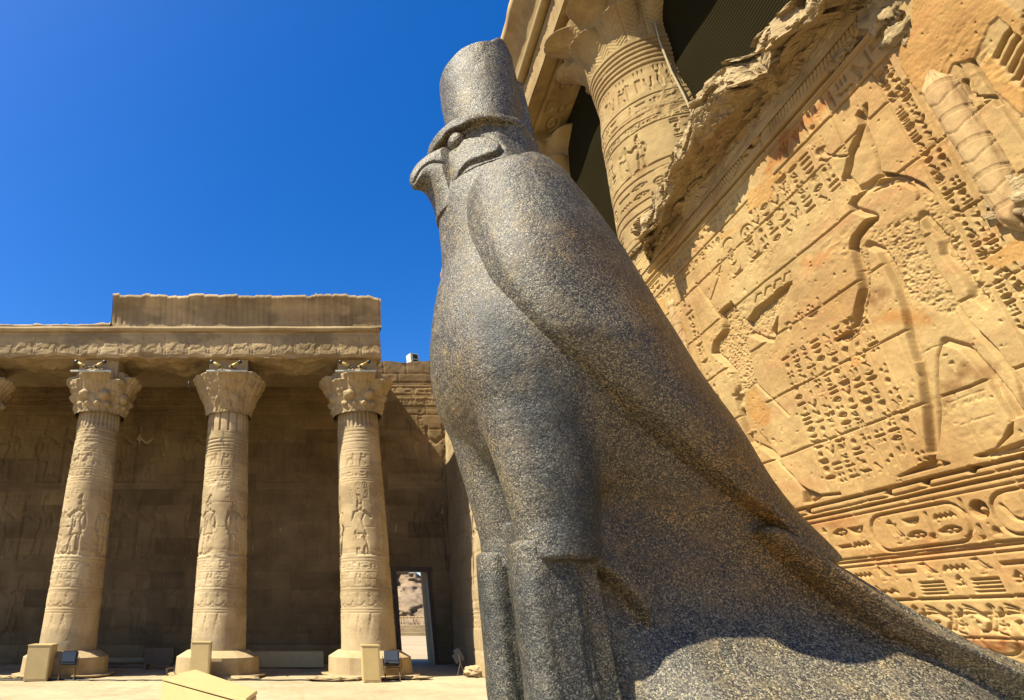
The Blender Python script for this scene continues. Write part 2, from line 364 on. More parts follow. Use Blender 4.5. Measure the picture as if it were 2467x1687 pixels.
# crown
c = Ctx(.76, 1.34, -.30, .30, 3.16, 4.26, .010); X, Y, Z, A = c.X, c.Y, c.Z, c.A
cz = [3.38, 3.44, 3.52, 3.62, 3.75, 3.9, 4.05, 4.18]
xf = np.interp(c.gz, cz, [.872, .868, .862, .855, .848, .845, .848, .87]); xb = np.interp(c.gz, cz, [1.18, 1.185, 1.195, 1.21, 1.225, 1.235, 1.24, 1.235])
xc = ((xf+xb)/2)[None, None]; ra = ((xb-xf)/2)[None, None]; rb = np.interp(c.gz, cz, [.205, .205, .208, .216, .226, .238, .24, .225])[None, None]
fc = (1-np.sqrt(((X-xc)/ra)**2+(Y/rb)**2))*.2
top = (4.045+.04*sstep(1.04, 1.12, c.gx[:, None])-.11*sstep(1.12, 1.24, c.gx[:, None])+.022*fbm(c.gx[:, None]*5, c.gy[None]*5, 0, 3))[:, :, None]; fc = smin(fc, top-Z, .035); fc = smin(fc, Z-3.40, .01)
pil = np.minimum(.040-np.abs(X-1.20), .10-A); pil = smin(pil, 3.86-Z+.05*c.wob, .02); fc = smax(fc, smin(pil, Z-3.2, .02), .03)
fc = fc-.05*sstep(.08, 0, np.sqrt((X-1.23)**2+(Z-3.93)**2+(A-.10)**2))
carved('crown', c.mesh(fc+.005*c.wob), root)
# beak
c = Ctx(.55, .90, -.12, .12, 3.05, 3.52, .005)
bk = smooth_path(near([(1024, 350), (1004, 350), (985, 353), (962, 360), (943, 374), (932, 396), (934, 412), (942, 421), (954, 420), (966, 421), (976, 432), (984, 446), (991, 466), (1000, 500), (1030, 500), (1040, 400)], YS-.02), 4, True)
dK = sdist(c.GX, c.GZ, bk); TK = rnd(.045+.085*sstep(.60, .80, c.GX), dK, .065)
ml = seg_dist(c.GX, c.GZ, smooth_path(near([(944, 402), (957, 383), (976, 378), (992, 383), (1008, 391)], YS-.06), 4)); TK = TK-.014*np.exp(-(ml/.006)**2)
carved('beak', c.mesh(TK[:, None, :]-c.A+.003*c.wob), root)
# legs, each with its rough mortar foot
M['mortar'] = plain('mortar', (.36, .36, .26), .9, 0, .4, 14, .02)
for sg in (-1, 1):
    c = Ctx(.62, 1.05, min(sg*.06, sg*.36), max(sg*.06, sg*.36), .86, 1.52, .0085)
    fl = loft(c.Z, [(1.5, .85, sg*.205, .07, .095), (1.2, .83, sg*.205, .066, .09), (1.0, .825, sg*.205, .068, .095)], c.X, c.Y)
    fl = smax(fl, np.minimum(.045-np.abs(c.X-.90), .088-np.abs(c.Y-sg*.205)), .01)
    L = carved('leg', c.mesh(smin(fl, 1.5-c.Z, .02)+.004*c.wob), root)
    ft = ellips(c.X, c.Y, c.Z, (.82, sg*.21, .90), (.11, .115, .075), 0)+.018*fbm(c.X*14, c.Y*14, c.Z*14, 3)
    V, Q = c.mesh(ft); link('foot', np_mesh('foot', V-ORG, Q), M['mortar'], L, False)
# ---------------------------------------------------------------- carving by height field
class Relief:
    """height field over two ascending coordinate arrays; everything cut in goes below 0"""
    def __init__(self, a, b, seed=1):
        self.a, self.b = np.asarray(a, np.float32), np.asarray(b, np.float32)
        self.A, self.B = np.meshgrid(self.a, self.b, indexing='ij'); self.h = np.zeros(self.A.shape, np.float32)
        self.r = random.Random(seed); self.fade = 1.; self.wf = 1.
    def win(self, x0, x1, y0, y1, pad):
        i0, i1 = np.searchsorted(self.a, [x0-pad, x1+pad]); j0, j1 = np.searchsorted(self.b, [y0-pad, y1+pad])
        return slice(i0, i1), slice(j0, j1)
    def stroke(self, pts, w=.012, d=.012, op=-1):
        w *= self.wf; P = np.asarray(pts, float); s = self.win(P[:, 0].min(), P[:, 0].max(), P[:, 1].min(), P[:, 1].max(), w*1.5)
        if s[0].stop <= s[0].start or s[1].stop <= s[1].start: return
        q = seg_dist(self.A[s], self.B[s], P.tolist())
        c = d*self.fade*(1-sstep(w*.4, w*1.15, q))
        self.h[s] = np.minimum(self.h[s], -c) if op < 0 else self.h[s]+c
    def poly(self, pts, d=.015, edge=.006, bulge=0., add=None):
        P = np.asarray(pts, float); s = self.win(P[:, 0].min(), P[:, 0].max(), P[:, 1].min(), P[:, 1].max(), edge*2)
        if s[0].stop <= s[0].start or s[1].stop <= s[1].start: return
        q = sdist(self.A[s], self.B[s], P.tolist()); m = sstep(-edge, edge, q)
        if add is not None: self.h[s] = self.h[s]+add*m; return
        tgt = -d*self.fade+bulge*self.fade*sstep(edge, edge+max(.02, bulge*2.2), q)
        self.h[s] = np.where(m > 0, self.h[s]*(1-m)+tgt*m, self.h[s])
    def rough(self, pts, d=.02, scale=40, edge=.02, base=0.):
        P = np.asarray(pts, float); s = self.win(P[:, 0].min(), P[:, 0].max(), P[:, 1].min(), P[:, 1].max(), edge)
        q = sdist(self.A[s], self.B[s], P.tolist()); m = sstep(-edge, edge, q)
        n = fbm(self.A[s]*scale*.8+self.B[s]*scale*.5, self.B[s]*scale-self.A[s]*scale*.4, 3.3, 3)
        self.h[s] += m*(np.abs(n)*-d+base)
    def line(self, x0, y0, x1, y1, w=.01, d=.01, jit=0.):
        n = max(2, int(math.hypot(x1-x0, y1-y0)/.15)+1)
        p = [(x0+(x1-x0)*k/(n-1)+self.r.uniform(-jit, jit), y0+(y1-y0)*k/(n-1)+self.r.uniform(-jit, jit)) for k in range(n)]
        self.stroke(p, w, d)
    # --- signs; (x, y) lower left corner of a w*h cell, fx flips to the reading direction
    def T(self, x, y, w, h, pts, fx): return [(x+w*(1-p if fx else p), y+h*q) for p, q in pts]
    def sign(self, k, x, y, w, h, t, d, fx=False):
        S = lambda p, ww=1.: self.stroke(self.T(x, y, w, h, p, fx), t*ww, d)
        Pf = lambda p, b=.4: self.poly(self.T(x, y, w, h, p, fx), d, t*.5, d*b)
        circ = lambda cx, cy, r, n=12, a0=0, a1=6.2832: [(cx+r*math.cos(a0+(a1-a0)*i/n), cy+r*h and cy+r*math.sin(a0+(a1-a0)*i/n)*w/h) for i in range(n+1)]
        if k == 'water':
            n = 8
            for o in ((.25, .55, .85) if h > .7*w else (.5,)): S([(i/n, o+(.09 if i % 2 else -.09)*min(1.5, w/h)) for i in range(n+1)], .9)
        elif k == 'reed': S([(.5, 0), (.5, .95)]); Pf([(.5, .35), (.72, .5), (.72, .85), (.5, 1)])
        elif k == 'basket': Pf([(0, .72), (1, .72), (.85, .38), (.6, .22), (.4, .22), (.15, .38)])
        elif k == 'loaf': Pf([(.2, .2), (.8, .2), (.75, .5), (.6, .68), (.4, .68), (.25, .5)])
        elif k == 'sun': Pf(circ(.5, .5, .3)[:-1], 1.0)
        elif k == 'ring': S(circ(.5, .5, .3)); S([(.3, .5), (.7, .5)], .7); S([(.5, .3), (.5, .7)], .7)
        elif k == 'bird':
            Pf([(.02, .28), (.2, .42), (.45, .72), (.52, .88), (.62, .97), (.74, .9), (.9, .84), (.74, .78), (.72, .62), (.66, .4), (.5, .25), (.28, .25)])
            S([(.42, .25), (.42, .02), (.6, .02)], .8); S([(.54, .25), (.54, .02)], .8)
        elif k == 'man':
            Pf(circ(.55, .85, .13, 8)[:-1]); Pf([(.4, .72), (.66, .7), (.72, .3), (.95, .22), (.95, .02), (.25, .02), (.3, .4)]); S([(.6, .6), (.95, .62), (.98, .85)], .9)
        elif k == 'ankh': S([(.5, 0), (.5, .55)]); S([(.22, .55), (.78, .55)]); S([(.5, .55), (.3, .8), (.5, 1), (.7, .8), (.5, .55)])
        elif k == 'eye': S([(0, .5), (.25, .7), (.6, .72), (1, .5), (.6, .33), (.25, .35), (0, .5)]); Pf(circ(.5, .52, .1, 6)[:-1])
        elif k == 'snake': S([(0, .3), (.2, .5), (.4, .3), (.6, .5), (.8, .35), (.9, .6), (1, .75)], 1.1)
        elif k == 'stool': Pf([(.25, .15), (.75, .15), (.75, .85), (.25, .85)], .2)
        elif k == 'bar': Pf([(0, .4), (1, .4), (1, .62), (0, .62)], .2)
        elif k == 'bars':
            for o in (.15, .38, .62, .85): S([(0, o), (1, o)])
        elif k == 'strokes':
            for o in (.2, .5, .8): S([(o, .15), (o, .8)], 1.1)
        elif k == 'staff': S([(.4, 0), (.55, .85), (.75, 1), (.85, .9)]); S([(.2, .1), (.6, .05)])
        elif k == 'flag': S([(.3, 0), (.3, 1)]); Pf([(.3, 1), (.85, .95), (.85, .75), (.3, .7)])
        elif k == 'leg': Pf([(.3, 1), (.55, 1), (.55, .25), (.95, .15), (.95, 0), (.3, 0)])
        elif k == 'horn': S([(0, .8), (.2, .35), (.5, .2), (.8, .35), (1, .8)], 1.1); S([(.5, .2), (.5, 0)])
        elif k == 'plant': S([(.5, 0), (.5, .7)]); S([(.5, .1), (.2, .7)]); S([(.5, .1), (.8, .7)]); Pf(circ(.5, .8, .14, 7)[:-1]); Pf(circ(.18, .75, .1, 6)[:-1]); Pf(circ(.82, .75, .1, 6)[:-1])
        elif k == 'lion': Pf([(0, .1), (.05, .5), (.35, .62), (.65, .62), (.75, .95), (.95, .9), (1, .7), (.88, .55), (.9, .1), (.78, .1), (.74, .38), (.3, .36), (.26, .1), (.16, .1), (.12, .36), (.08, .1)])
        elif k == 'vase': Pf([(.35, 1), (.65, 1), (.58, .8), (.75, .5), (.62, .1), (.38, .1), (.25, .5), (.42, .8)])
        elif k == 'cross': S([(.15, .15), (.85, .85)]); S([(.15, .85), (.85, .15)])
        elif k == 'dots':
            for p in ((.25, .3), (.75, .3), (.5, .7)): Pf(circ(*p, .1, 6)[:-1])
    SQ = ['bird', 'bird', 'man', 'sun', 'ring', 'lion', 'plant', 'horn', 'eye', 'loaf']
    FL = ['water', 'water', 'basket', 'bar', 'eye', 'snake', 'bars', 'strokes', 'basket']
    TL = ['reed', 'ankh', 'staff', 'flag', 'leg', 'vase', 'stool', 'reed']
    def column(self, x0, x1, y0, y1, t=.009, d=.010, fx=False, miss=.06):
        w = x1-x0; y = y1; r = self.r
        while y > y0+w*.3:
            k = r.random()
            if k < .4: h = w*r.uniform(.32, .5); it = [(r.choice(self.FL), 0, 1)]
            elif k < .7: h = w*r.uniform(.75, .95); it = [(r.choice(self.SQ), .08, .92)]
            elif k < .85: h = w*r.uniform(.7, .9); it = [(r.choice(self.TL), 0, .45), (r.choice(self.SQ+self.TL), .5, 1)]
            else: h = w*r.uniform(.4, .5); it = [('loaf', 0, .45), (r.choice(['sun', 'dots', 'stool', 'loaf']), .5, 1)]
            if y-h < y0: break
            for g, p, q in it:
                if r.random() > miss: self.sign(g, x0+w*(.1+.8*p), y-h*.96, w*.8*(q-p), h*.86, t, d, fx)
            y -= h
    def row(self, x0, x1, y0, y1, t=.009, d=.010, fx=False, miss=.05):
        h = y1-y0; x = x0; r = self.r
        while x < x1-h*.3:
            k = r.random()
            if k < .4: w = h*r.uniform(.7, .95); it = [(r.choice(self.SQ), 0, 1)]
            elif k < .65: w = h*r.uniform(.35, .5); it = [(r.choice(self.TL), 0, 1)]
            else: w = h*r.uniform(.6, .85); it = [(r.choice(self.FL), 0, .48), (r.choice(self.FL+['loaf', 'sun', 'dots']), .52, 1)]
            if x+w > x1: break
            for g, p, q in it:
                if r.random() > miss: self.sign(g, x+w*.08, y0+h*(.06+.88*p), w*.84, h*.88*(q-p), t, d, fx)
            x += w
    def cartouche(self, x0, x1, y0, y1, t=.009, d=.010, vertical=False, fx=False):
        w, h = x1-x0, y1-y0; r = min(w, h)*.42
        c = [(x1-r, y0+r, -90), (x1-r, y1-r, 0), (x0+r, y1-r, 90), (x0+r, y0+r, 180)]
        p = [(cx+r*math.cos(math.radians(a+k*22.5)), cy+r*math.sin(math.radians(a+k*22.5))) for cx, cy, a in c for k in range(5)]
        self.stroke(p+[p[0]], t*1.1, d)
        if vertical: self.stroke([(x0, y0-t*1.5), (x1, y0-t*1.5)], t, d); self.column(x0+w*.12, x1-w*.12, y0+r*.4, y1-r*.4, t, d, fx)
        else: self.stroke([(x0-t*1.5, y0), (x0-t*1.5, y1)], t, d); self.row(x0+r*.5, x1-r*.5, y0+h*.1, y1-h*.1, t, d, fx)
    def figure(self, x, y, h, d=.02, fx=False, t=.01, crown=True, arm=1):
        T = lambda p: self.T(x, y, h*.5, h, p, fx)
        self.poly(T([(.30, .0), (.62, .0), (.62, .03), (.42, .06), (.44, .30), (.36, .50), (.30, .52), (.22, .5), (.30, .3)]), d, .008, d*.7)
        self.poly(T([(.55, .0), (.95, .0), (.95, .03), (.75, .06), (.66, .32), (.56, .50), (.40, .5), (.58, .3)]), d, .008, d*.7)
        self.poly(T([(.22, .36), (.72, .34), (.58, .54), (.56, .62), (.70, .76), (.50, .80), (.20, .77), (.34, .62), (.32, .54)]), d, .008, d*.7)
        self.poly(T([(.38, .79), (.52, .79), (.60, .83), (.58, .9), (.44, .92), (.34, .87)]), d, .008, d*.6)
        if crown: self.poly(T([(.36, .9), (.56, .9), (.6, .96), (.48, 1.08), (.38, 1.1), (.40, .98)]), d, .008, d*.6)
        if arm: self.stroke(T([(.66, .75), (.86, .66), (1.15, .78)]), t*1.8, d); self.stroke(T([(.24, .75), (.16, .6), (.2, .45)]), t*1.6, d)
        if arm > 1: self.stroke(T([(1.15, 0), (1.15, .95)]), t, d)
def to_mesh_plane(rel, fn, name, col=None, flip=False):    # fn(A, B, H) -> xyz
    V = np.stack(fn(rel.A, rel.B, rel.h), -1).reshape(-1, 3)
    return np_mesh(name, V, grid_quads(*rel.h.shape, flip), col)
def blocks(rel, zs, w0, w1, d=.008, w=.008, seed=3):       # block joints
    r = random.Random(seed); a0, a1 = rel.a[0], rel.a[-1]
    for z0, z1 in zip(zs, zs[1:]):
        rel.line(a0, z0, a1, z0+r.uniform(-.01, .01), w, d, .004)
        x = a0-r.uniform(0, w0)
        while x < a1: x += r.uniform(w0, w1); rel.line(x, z0, x+r.uniform(-.02, .02), z1, w, d, .003)

def facets(u, v, seed=0):                                  # fractured stone: nearest-cell tilted planes
    u, v = np.broadcast_arrays(np.asarray(u, float), np.asarray(v, float)); iu, iv = np.floor(u), np.floor(v); best = np.full(u.shape, 9.); out = np.zeros(u.shape)
    for a in (-1, 0, 1):
        for b in (-1, 0, 1):
            ci, cj = (iu+a).astype(int), (iv+b).astype(int)
            h = lambda k: _LAT[(ci+k*7+seed) & 63, (cj+k*3) & 63, (seed*5+k*11) & 63]
            px, py = ci+h(0), cj+h(1); d = (u-px)**2+(v-py)**2; m = d < best
            val = (h(2)*2-1)+(h(3)*2-1)*(u-px)+(h(4)*2-1)*(v-py); out = np.where(m, val, out); best = np.minimum(best, d)
    return out
# ---------------------------------------------------------------- the facade of the hypostyle hall, on the right
WALLBASE = (1.0, .66, .37)
M['facade'] = sandstone('facade_sandstone', (.50, .325, .128), (.37, .22, .08), (.43, .20, .085), 1.0, True)
M['court'] = sandstone('court_sandstone', (.57, .435, .25), (.45, .33, .175), (.26, .16, .08), .6, True)
M['facade_orange'] = sandstone('facade_orange_sandstone', (.48, .33, .145), (.46, .285, .125), (.42, .20, .095), 1.0, False)
M['rough'] = sandstone('broken_sandstone', (.50, .37, .19), (.30, .20, .09), (.36, .18, .08), 1.5, False, .9, 1., .07)
ya = [2.25]
while ya[-1] < 9.2: ya.append(ya[-1]+.0016+.0009*ya[-1])
FR = Relief(ya, np.arange(.75, 6.05, .0052), 5); FR.fade = 2.2; FR.wf = 1.12
def Z1(p): return [at_wall(1800+x/2.5622, y/2.5622) for x, y in p]
def Z2(p): return [at_wall(1400+x/2.648, 500+y/2.648) for x, y in p]
def Z3_(p): return [at_wall(1867+x/2.648, 500+y/2.648) for x, y in p]
def Z4(p): return [at_wall(1750+x/2.648, 1087+y/2.648) for x, y in p]
def Z6(p): return [at_wall(1200+x/2.5629, y/2.5629) for x, y in p]
tint = np.ones(FR.h.shape+(3,), np.float32)
def paint(poly, col, edge=.03, rag=.03):
    P = np.asarray(poly); s = FR.win(P[:, 0].min(), P[:, 0].max(), P[:, 1].min(), P[:, 1].max(), edge+rag)
    q = sdist(FR.A[s], FR.B[s], P.tolist())+rag*fbm(FR.A[s]*9, FR.B[s]*9, 1.5, 3)
    m = sstep(-edge, edge, q)[..., None]; tint[s] = tint[s]*(1-m)+np.array(col, np.float32)*m; return s, m[..., 0]
PLASTER = (1.0, .86, .68)
def plaster(poly, up=.004):                                # smooth repair plaster: wipes the carving
    P = np.asarray(poly); s, m = paint(poly, PLASTER, .008, .012); FR.h[s] = FR.h[s]*(1-m)+(up+.0015*fbm(FR.A[s]*60, FR.B[s]*60, 0, 2))*m
# block joints following the courses seen in the photograph
blocks(FR, [.75, 1.28, 1.72, 2.16, 2.74, 3.30, 3.86, 4.42, 4.98, 5.55, 6.05], .7, 1.5, .011, .008, 8)
# borders of the great scene: double line and text band under it
y0, y1 = 2.2, 9.2
for z, w_, d_ in ((2.215, .014, .02), (2.12, .012, .018), (2.07, .008, .01), (1.70, .012, .016), (1.66, .008, .01), (1.385, .011, .014)): FR.line(y0, z, y1, z, w_, d_)
# holes in the border
for p in Z4([(1555, 118), (1272, 197), (1030, 265), (520, 382), (1880, 38)]):
    FR.poly([(p[0]+.032*math.cos(a)*(1+.3*FR.r.random()), p[1]+.024*math.sin(a)) for a in np.arange(0, 6.2, .7)], .06, .006)
# first band: cartouches and signs (far = left in the picture, signs read towards the viewer's left)
def span(z4pts): return [p[0] for p in Z4(z4pts)]
ca = span([(1480, 330), (900, 440)]); cb = span([(1960, 200), (1635, 265)])
FR.cartouche(min(ca), max(ca), 1.75, 2.03, .010, .014); FR.cartouche(min(cb)-.1, max(cb), 1.75, 2.03, .010, .014)
FR.row(max(ca)+.06, max(ca)+1.0, 1.76, 2.02, .010, .016); FR.row(max(ca)+1.0, y1, 1.76, 2.02, .010, .016)
m0 = (min(ca)+max(cb))/2; FR.sign('sun', m0-.12, 1.86, .2, .17, .012, .03); FR.sign('leg', m0+.0, 1.75, .09, .1, .01, .014); FR.sign('loaf', m0-.11, 1.75, .09, .1, .01, .014)
FR.row(y0, min(cb)-.14, 1.76, 2.02, .010, .016)
# second band
for x in np.arange(y0, y1, .42):
    FR.sign(FR.r.choice(['ring', 'bird', 'sun', 'eye', 'horn', 'lion']), x+.02, 1.53, .16, .12, .009, .012); FR.sign(FR.r.choice(['water', 'bar', 'water', 'basket']), x+.2, 1.53, .19, .11, .009, .013)
    FR.sign(FR.r.choice(['water', 'horn', 'bars', 'snake']), x+.02, 1.405, .19, .11, .009, .013); FR.sign(FR.r.choice(['man', 'reed', 'ankh', 'leg']), x+.25, 1.40, .1, .13, .009, .012)
# third band: lapwings on baskets with stars
for x in np.arange(y0+.1, y1, .30):
    T = lambda p: [(x+.26*(1-a), 1.145+.22*b) for a, b in p]
    FR.poly(T([(.35, .1), (.5, .35), (.62, .62), (.66, .85), (.76, .9), (.86, .8), (.78, .72), (.80, .5), (.72, .25), (.6, .08)]), .014, .005, .009)
    for k in range(3): FR.stroke(T([(.5, .45+.06*k), (.2, .62+.09*k), (.02, .66+.1*k)]), .008, .012)
    FR.stroke(T([(.7, .5), (.95, .55), (1.02, .75)]), .009, .013); FR.stroke(T([(.62, .1), (.9, .0)]), .008, .01); FR.stroke(T([(.35, .1), (.15, .1), (.1, .35), (.22, .38)]), .009, .014)
    for a in range(5): FR.stroke([(x+.02, 1.2), (x+.02+.03*math.cos(a*1.257+.3), 1.2+.03*math.sin(a*1.257+.3))], .006, .01)
    FR.stroke([(x+.13+.13*math.cos(t), 1.12-.13*math.sin(t)*.75) for t in np.linspace(0, math.pi, 12)], .007, .008)
FR.line(y0, 1.125, y1, 1.125, .008, .01)
# --- the large king
FR.fade = 1.8
sh = .034
king_torso = Z1([(655, 1215), (700, 1170), (830, 1110), (900, 1092), (1010, 1100), (1090, 1140), (1150, 1210), (1190, 1300), (1290, 1440)])+Z3_([(1175, 215), (1260, 370), (1330, 470), (1385, 590), (1340, 645), (1290, 600), (1240, 540), (1150, 400), (1095, 330), (1040, 240), (1030, 200),
   (920, 60), (905, 110), (960, 290), (1010, 400), (1100, 500), (1140, 600), (1240, 740), (1330, 840), (1480, 1010), (1600, 1160), (1640, 1300), (1520, 1340), (1440, 1200), (1340, 1080), (1190, 905), (1060, 865),
   (1035, 960), (1035, 1100), (1045, 1300), (1045, 1480)])+Z4([(1330, 60), (1420, 78), (1380, 92), (1100, 165), (1210, 110), (1290, 60), (1305, 0)])+Z3_([(990, 1560), (965, 1350), (945, 1180), (915, 1040), (880, 930), (845, 830), (810, 650), (785, 540), (740, 440), (690, 340), (650, 280), (575, 245), (590, 330), (600, 450), (598, 560), (570, 690), (510, 810), (455, 870), (380, 850),
   (470, 790), (500, 700), (515, 600), (540, 520), (520, 400), (480, 260), (490, 200), (560, 110), (612, 70)])+Z1([(760, 1345), (640, 1305), (625, 1260)])
FR.poly(king_torso, sh, .011, sh*.55)
crown = Z1([(585, 1100), (640, 1160), (655, 1195), (750, 1150), (830, 1090), (820, 1010), (800, 930), (770, 850), (745, 800), (740, 720), (738, 640), (712, 655), (722, 740), (705, 695), (685, 685), (668, 715), (690, 770), (660, 860), (620, 950), (602, 1040)])
FR.poly(crown, .034, .011, .022); FR.stroke(Z1([(605, 965), (560, 970), (500, 962), (465, 945), (455, 915), (470, 908)]), .010, .016)
FR.stroke(Z1([(660, 1195), (585, 1115)]), .012, .02)
FR.poly(Z1([(835, 1065), (900, 1072), (990, 1095), (1060, 1130), (1070, 1140), (990, 1110), (900, 1092), (840, 1095)]), .04, .006)
for k in range(9): FR.stroke(Z1([(760+16*k, 1185-6*k), (830+14*k, 1130-1*k), (920+10*k, 1128+2*k), (1010+4*k, 1170+4*k), (1040-2*k, 1215+3*k)]), .006, FR.h.min()*-.0+.03)
FR.rough(Z3_([(590, 150), (900, 40), (960, 290), (1110, 520), (1130, 700), (880, 620), (790, 520), (700, 330), (600, 250)])+Z1([(760, 1345), (660, 1450)]), .022, 34, .03)
FR.rough(Z3_([(500, 210), (590, 250), (598, 560), (520, 800), (500, 700), (540, 520)]), .016, 40, .02)
FR.rough(Z3_([(1040, 210), (1130, 190), (1240, 360), (1370, 590), (1280, 600), (1100, 350)]), .026, 34, .02)
FR.rough(Z1([(1060, 1180), (1150, 1240), (1290, 1500), (1180, 1500), (1080, 1300)]), .022, 34, .02)
FR.stroke(Z3_([(575, 245), (650, 280), (770, 520), (810, 650), (845, 830), (895, 980)]), .012, .034)
FR.stroke(Z3_([(1010, 400), (1060, 470), (1105, 560), (1240, 750), (1330, 835)]), .013, .04)
FR.stroke(Z3_([(890, 945), (980, 895), (1075, 865), (1190, 905)]), .006, .02)
FR.poly(Z3_([(1440, 1480), (1510, 1350), (1500, 1440), (1380, 1560), (1270, 1589), (1400, 1540)]), .03, .006)
FR.poly(Z4([(1580, 30), (1680, 5), (1760, -20), (1899, -70), (1899, 0), (1700, 35), (1600, 42)]), .022, .006, .016)
FR.stroke(Z3_([(1430, 410), (1440, 450), (1400, 430), (1430, 410)]), .006, .01)
FR.stroke(Z3_([(1190, 905), (1340, 1080), (1440, 1250), (1500, 1350)]), .013, .024); FR.stroke(Z3_([(1330, 835), (1400, 910), (1460, 1000), (1520, 1130), (1560, 1280)]), .013, .03)
FR.stroke(Z3_([(920, 40), (960, 130), (1040, 210), (1060, 300), (1150, 400), (1230, 500), (1245, 580)]), .013, .028); FR.stroke(Z3_([(905, 990), (925, 1100), (950, 1250), (968, 1400), (985, 1560)]), .016, .036)
FR.stroke(Z3_([(480, 260), (520, 400), (542, 520), (520, 600), (500, 700), (470, 790), (380, 850)]), .016, .036); FR.stroke(Z3_([(612, 70), (560, 110), (495, 190), (478, 262)]), .02, .05)
GL = {'G': [[(1, .85), (.5, 1), (.1, .5), (.5, 0), (.95, .2), (.95, .5), (.6, .5)]], 'M': [[(0, 0), (.15, 1), (.5, .4), (.85, 1), (1, 0)]], 'A': [[(0, 0), (.5, 1), (1, 0)], [(.2, .4), (.8, .4)]], 'N': [[(0, 0), (0, 1), (1, 0), (1, 1)]]}
for k, ch in enumerate('G MANA'):                          # visitors' scratched letters on the kilt
    for st in GL.get(ch, []): FR.stroke(Z3_([(1120+37*k+26*a+8*b, 1290-12.5*k-9*a-28*b) for a, b in st]), .005, .004)
FR.stroke(Z3_([(1090, 1255), (1220, 1200), (1330, 1165)]), .004, .005); FR.stroke(Z3_([(1180, 1390), (1290, 1350), (1390, 1320)]), .004, .005)
# --- the smaller figure offering, on the left
fig = Z2([(880, 670), (960, 600), (1000, 660), (1060, 730), (1110, 660), (1190, 590), (1260, 520), (1340, 470), (1310, 540), (1250, 590), (1210, 690), (1190, 800), (1215, 780), (1250, 700), (1245, 800), (1225, 855), (1150, 850), (1070, 810), (1060, 880), (1080, 960), (1100, 1050), (1120, 1110),
   (1050, 1170), (1040, 1290), (1100, 1400), (1190, 1500), (1260, 1589)])+Z4([(330, 60), (470, 215), (540, 260), (600, 295), (540, 330), (500, 330), (490, 250), (420, 150), (250, 0)])+Z2([(1060, 1500), (1010, 1330), (985, 1230), (985, 1130), (960, 1050), (900, 985), (840, 930), (850, 860), (905, 790), (900, 740)])
FR.poly(fig, .042, .010, .016)
FR.rough(Z2([(880, 670), (960, 600), (1060, 730), (1060, 880), (1110, 1100), (1040, 1180), (985, 1130), (840, 930), (905, 790)]), .022, 36, .02)
FR.rough(Z2([(1060, 730), (1260, 520), (1340, 470), (1225, 855), (1070, 810)]), .014, 36, .02)
FR.stroke(Z2([(735, 485), (820, 600), (900, 730)]), .012, .02); FR.stroke(Z2([(830, 590), (870, 470), (895, 360), (880, 335), (870, 350)]), .007, .012)
FR.stroke(Z2([(1020, 730), (1060, 730), (1110, 650), (1180, 600)]), .012, .03); FR.stroke(Z2([(1190, 790), (1215, 690), (1250, 545)]), .014, .04); FR.stroke(Z2([(1120, 760), (1190, 795)]), .012, .03)
FR.stroke(Z2([(840, 930), (850, 860), (910, 785)]), .013, .035); FR.stroke(Z2([(1115, 1122), (1220, 1225), (1328, 1330)]), .009, .025)
FR.stroke(Z2([(960, 1060), (985, 1150), (992, 1230)]), .010, .02); FR.stroke(Z4([(530, 255), (600, 285), (720, 272)]), .012, .022)
for a in range(4): FR.stroke(Z2([(1110+60*a, 610-45*a), (1120+60*a, 560-45*a), (1150+60*a, 545-45*a), (1160+60*a, 590-45*a)]), .007, .014)
FR.fade = 2.2
# --- text columns between the figures: each from top to bottom in wall space
def cols(p, q, n, z0, z1, t=.008, d=.012, lines=True):     # n columns between two wall positions
    ys = np.linspace(p, q, n+1)
    for a, b in zip(ys, ys[1:]):
        lo, hi = min(a, b), max(a, b)
        FR.column(lo+.01, hi-.01, z0, z1, t, d)
        if lines: FR.line(lo, z0, lo, z1, .005, .006)
    if lines: FR.line(max(p, q), z0, max(p, q), z1, .005, .006)
ta = Z3_([(40, 930)])[0]; tb = Z3_([(560, 880)])[0]; tc = Z4([(600, 180)])[0]; td = Z4([(1180, 50)])[0]
cols(ta[0]+.05, tb[0]-.15, 8, max(tc[1]-.1, 2.30), (ta[1]+tb[1])/2+.12, .0085, .014)
t1 = Z2([(1290, 830)])[0]; t2 = Z2([(1560, 660)])[0]; FR.row(min(t1[0], t2[0]), max(t1[0], t2[0]), t1[1]-.02, t1[1]+.16, .008, .012)
t3 = Z2([(1140, 120)])[0]; t4 = Z1([(560, 1230)])[0]; t5 = Z1([(300, 1010)])[0]
cols(t3[0]+.1, t4[0]-.1, 7, t3[1]-.34, t5[1]+.02, .0085, .014)
for (px, py, qx, qy) in ((910, 200, 1025, 430), (1030, 110, 1130, 330)):
    a, b = Z2([(px, py+40)])[0], Z2([(qx, qy-60)])[0]; c_ = (a[0]+b[0])/2+.02; top_, bot_ = max(a[1], b[1])+.03, min(a[1], b[1])-.04
    FR.cartouche(c_-.085, c_+.085, bot_, top_, .009, .013, True)
# top band texts and frame line
tz = 5.635
FR.line(2.9, tz, y1, tz, .020, .032); FR.line(2.9, tz-.06, y1, tz-.06, .008, .008)
FR.row(5.2, 8.2, tz-.27, tz-.1, .009, .012); FR.line(5.0, tz-.31, 8.4, tz-.31, .009, .012); FR.row(5.6, 8.2, tz-.46, tz-.33, .008, .010)
FR.row(3.1, 4.6, tz-.30, tz-.10, .010, .014); FR.line(3.0, tz-.33, 5.0, tz-.33, .010, .014)
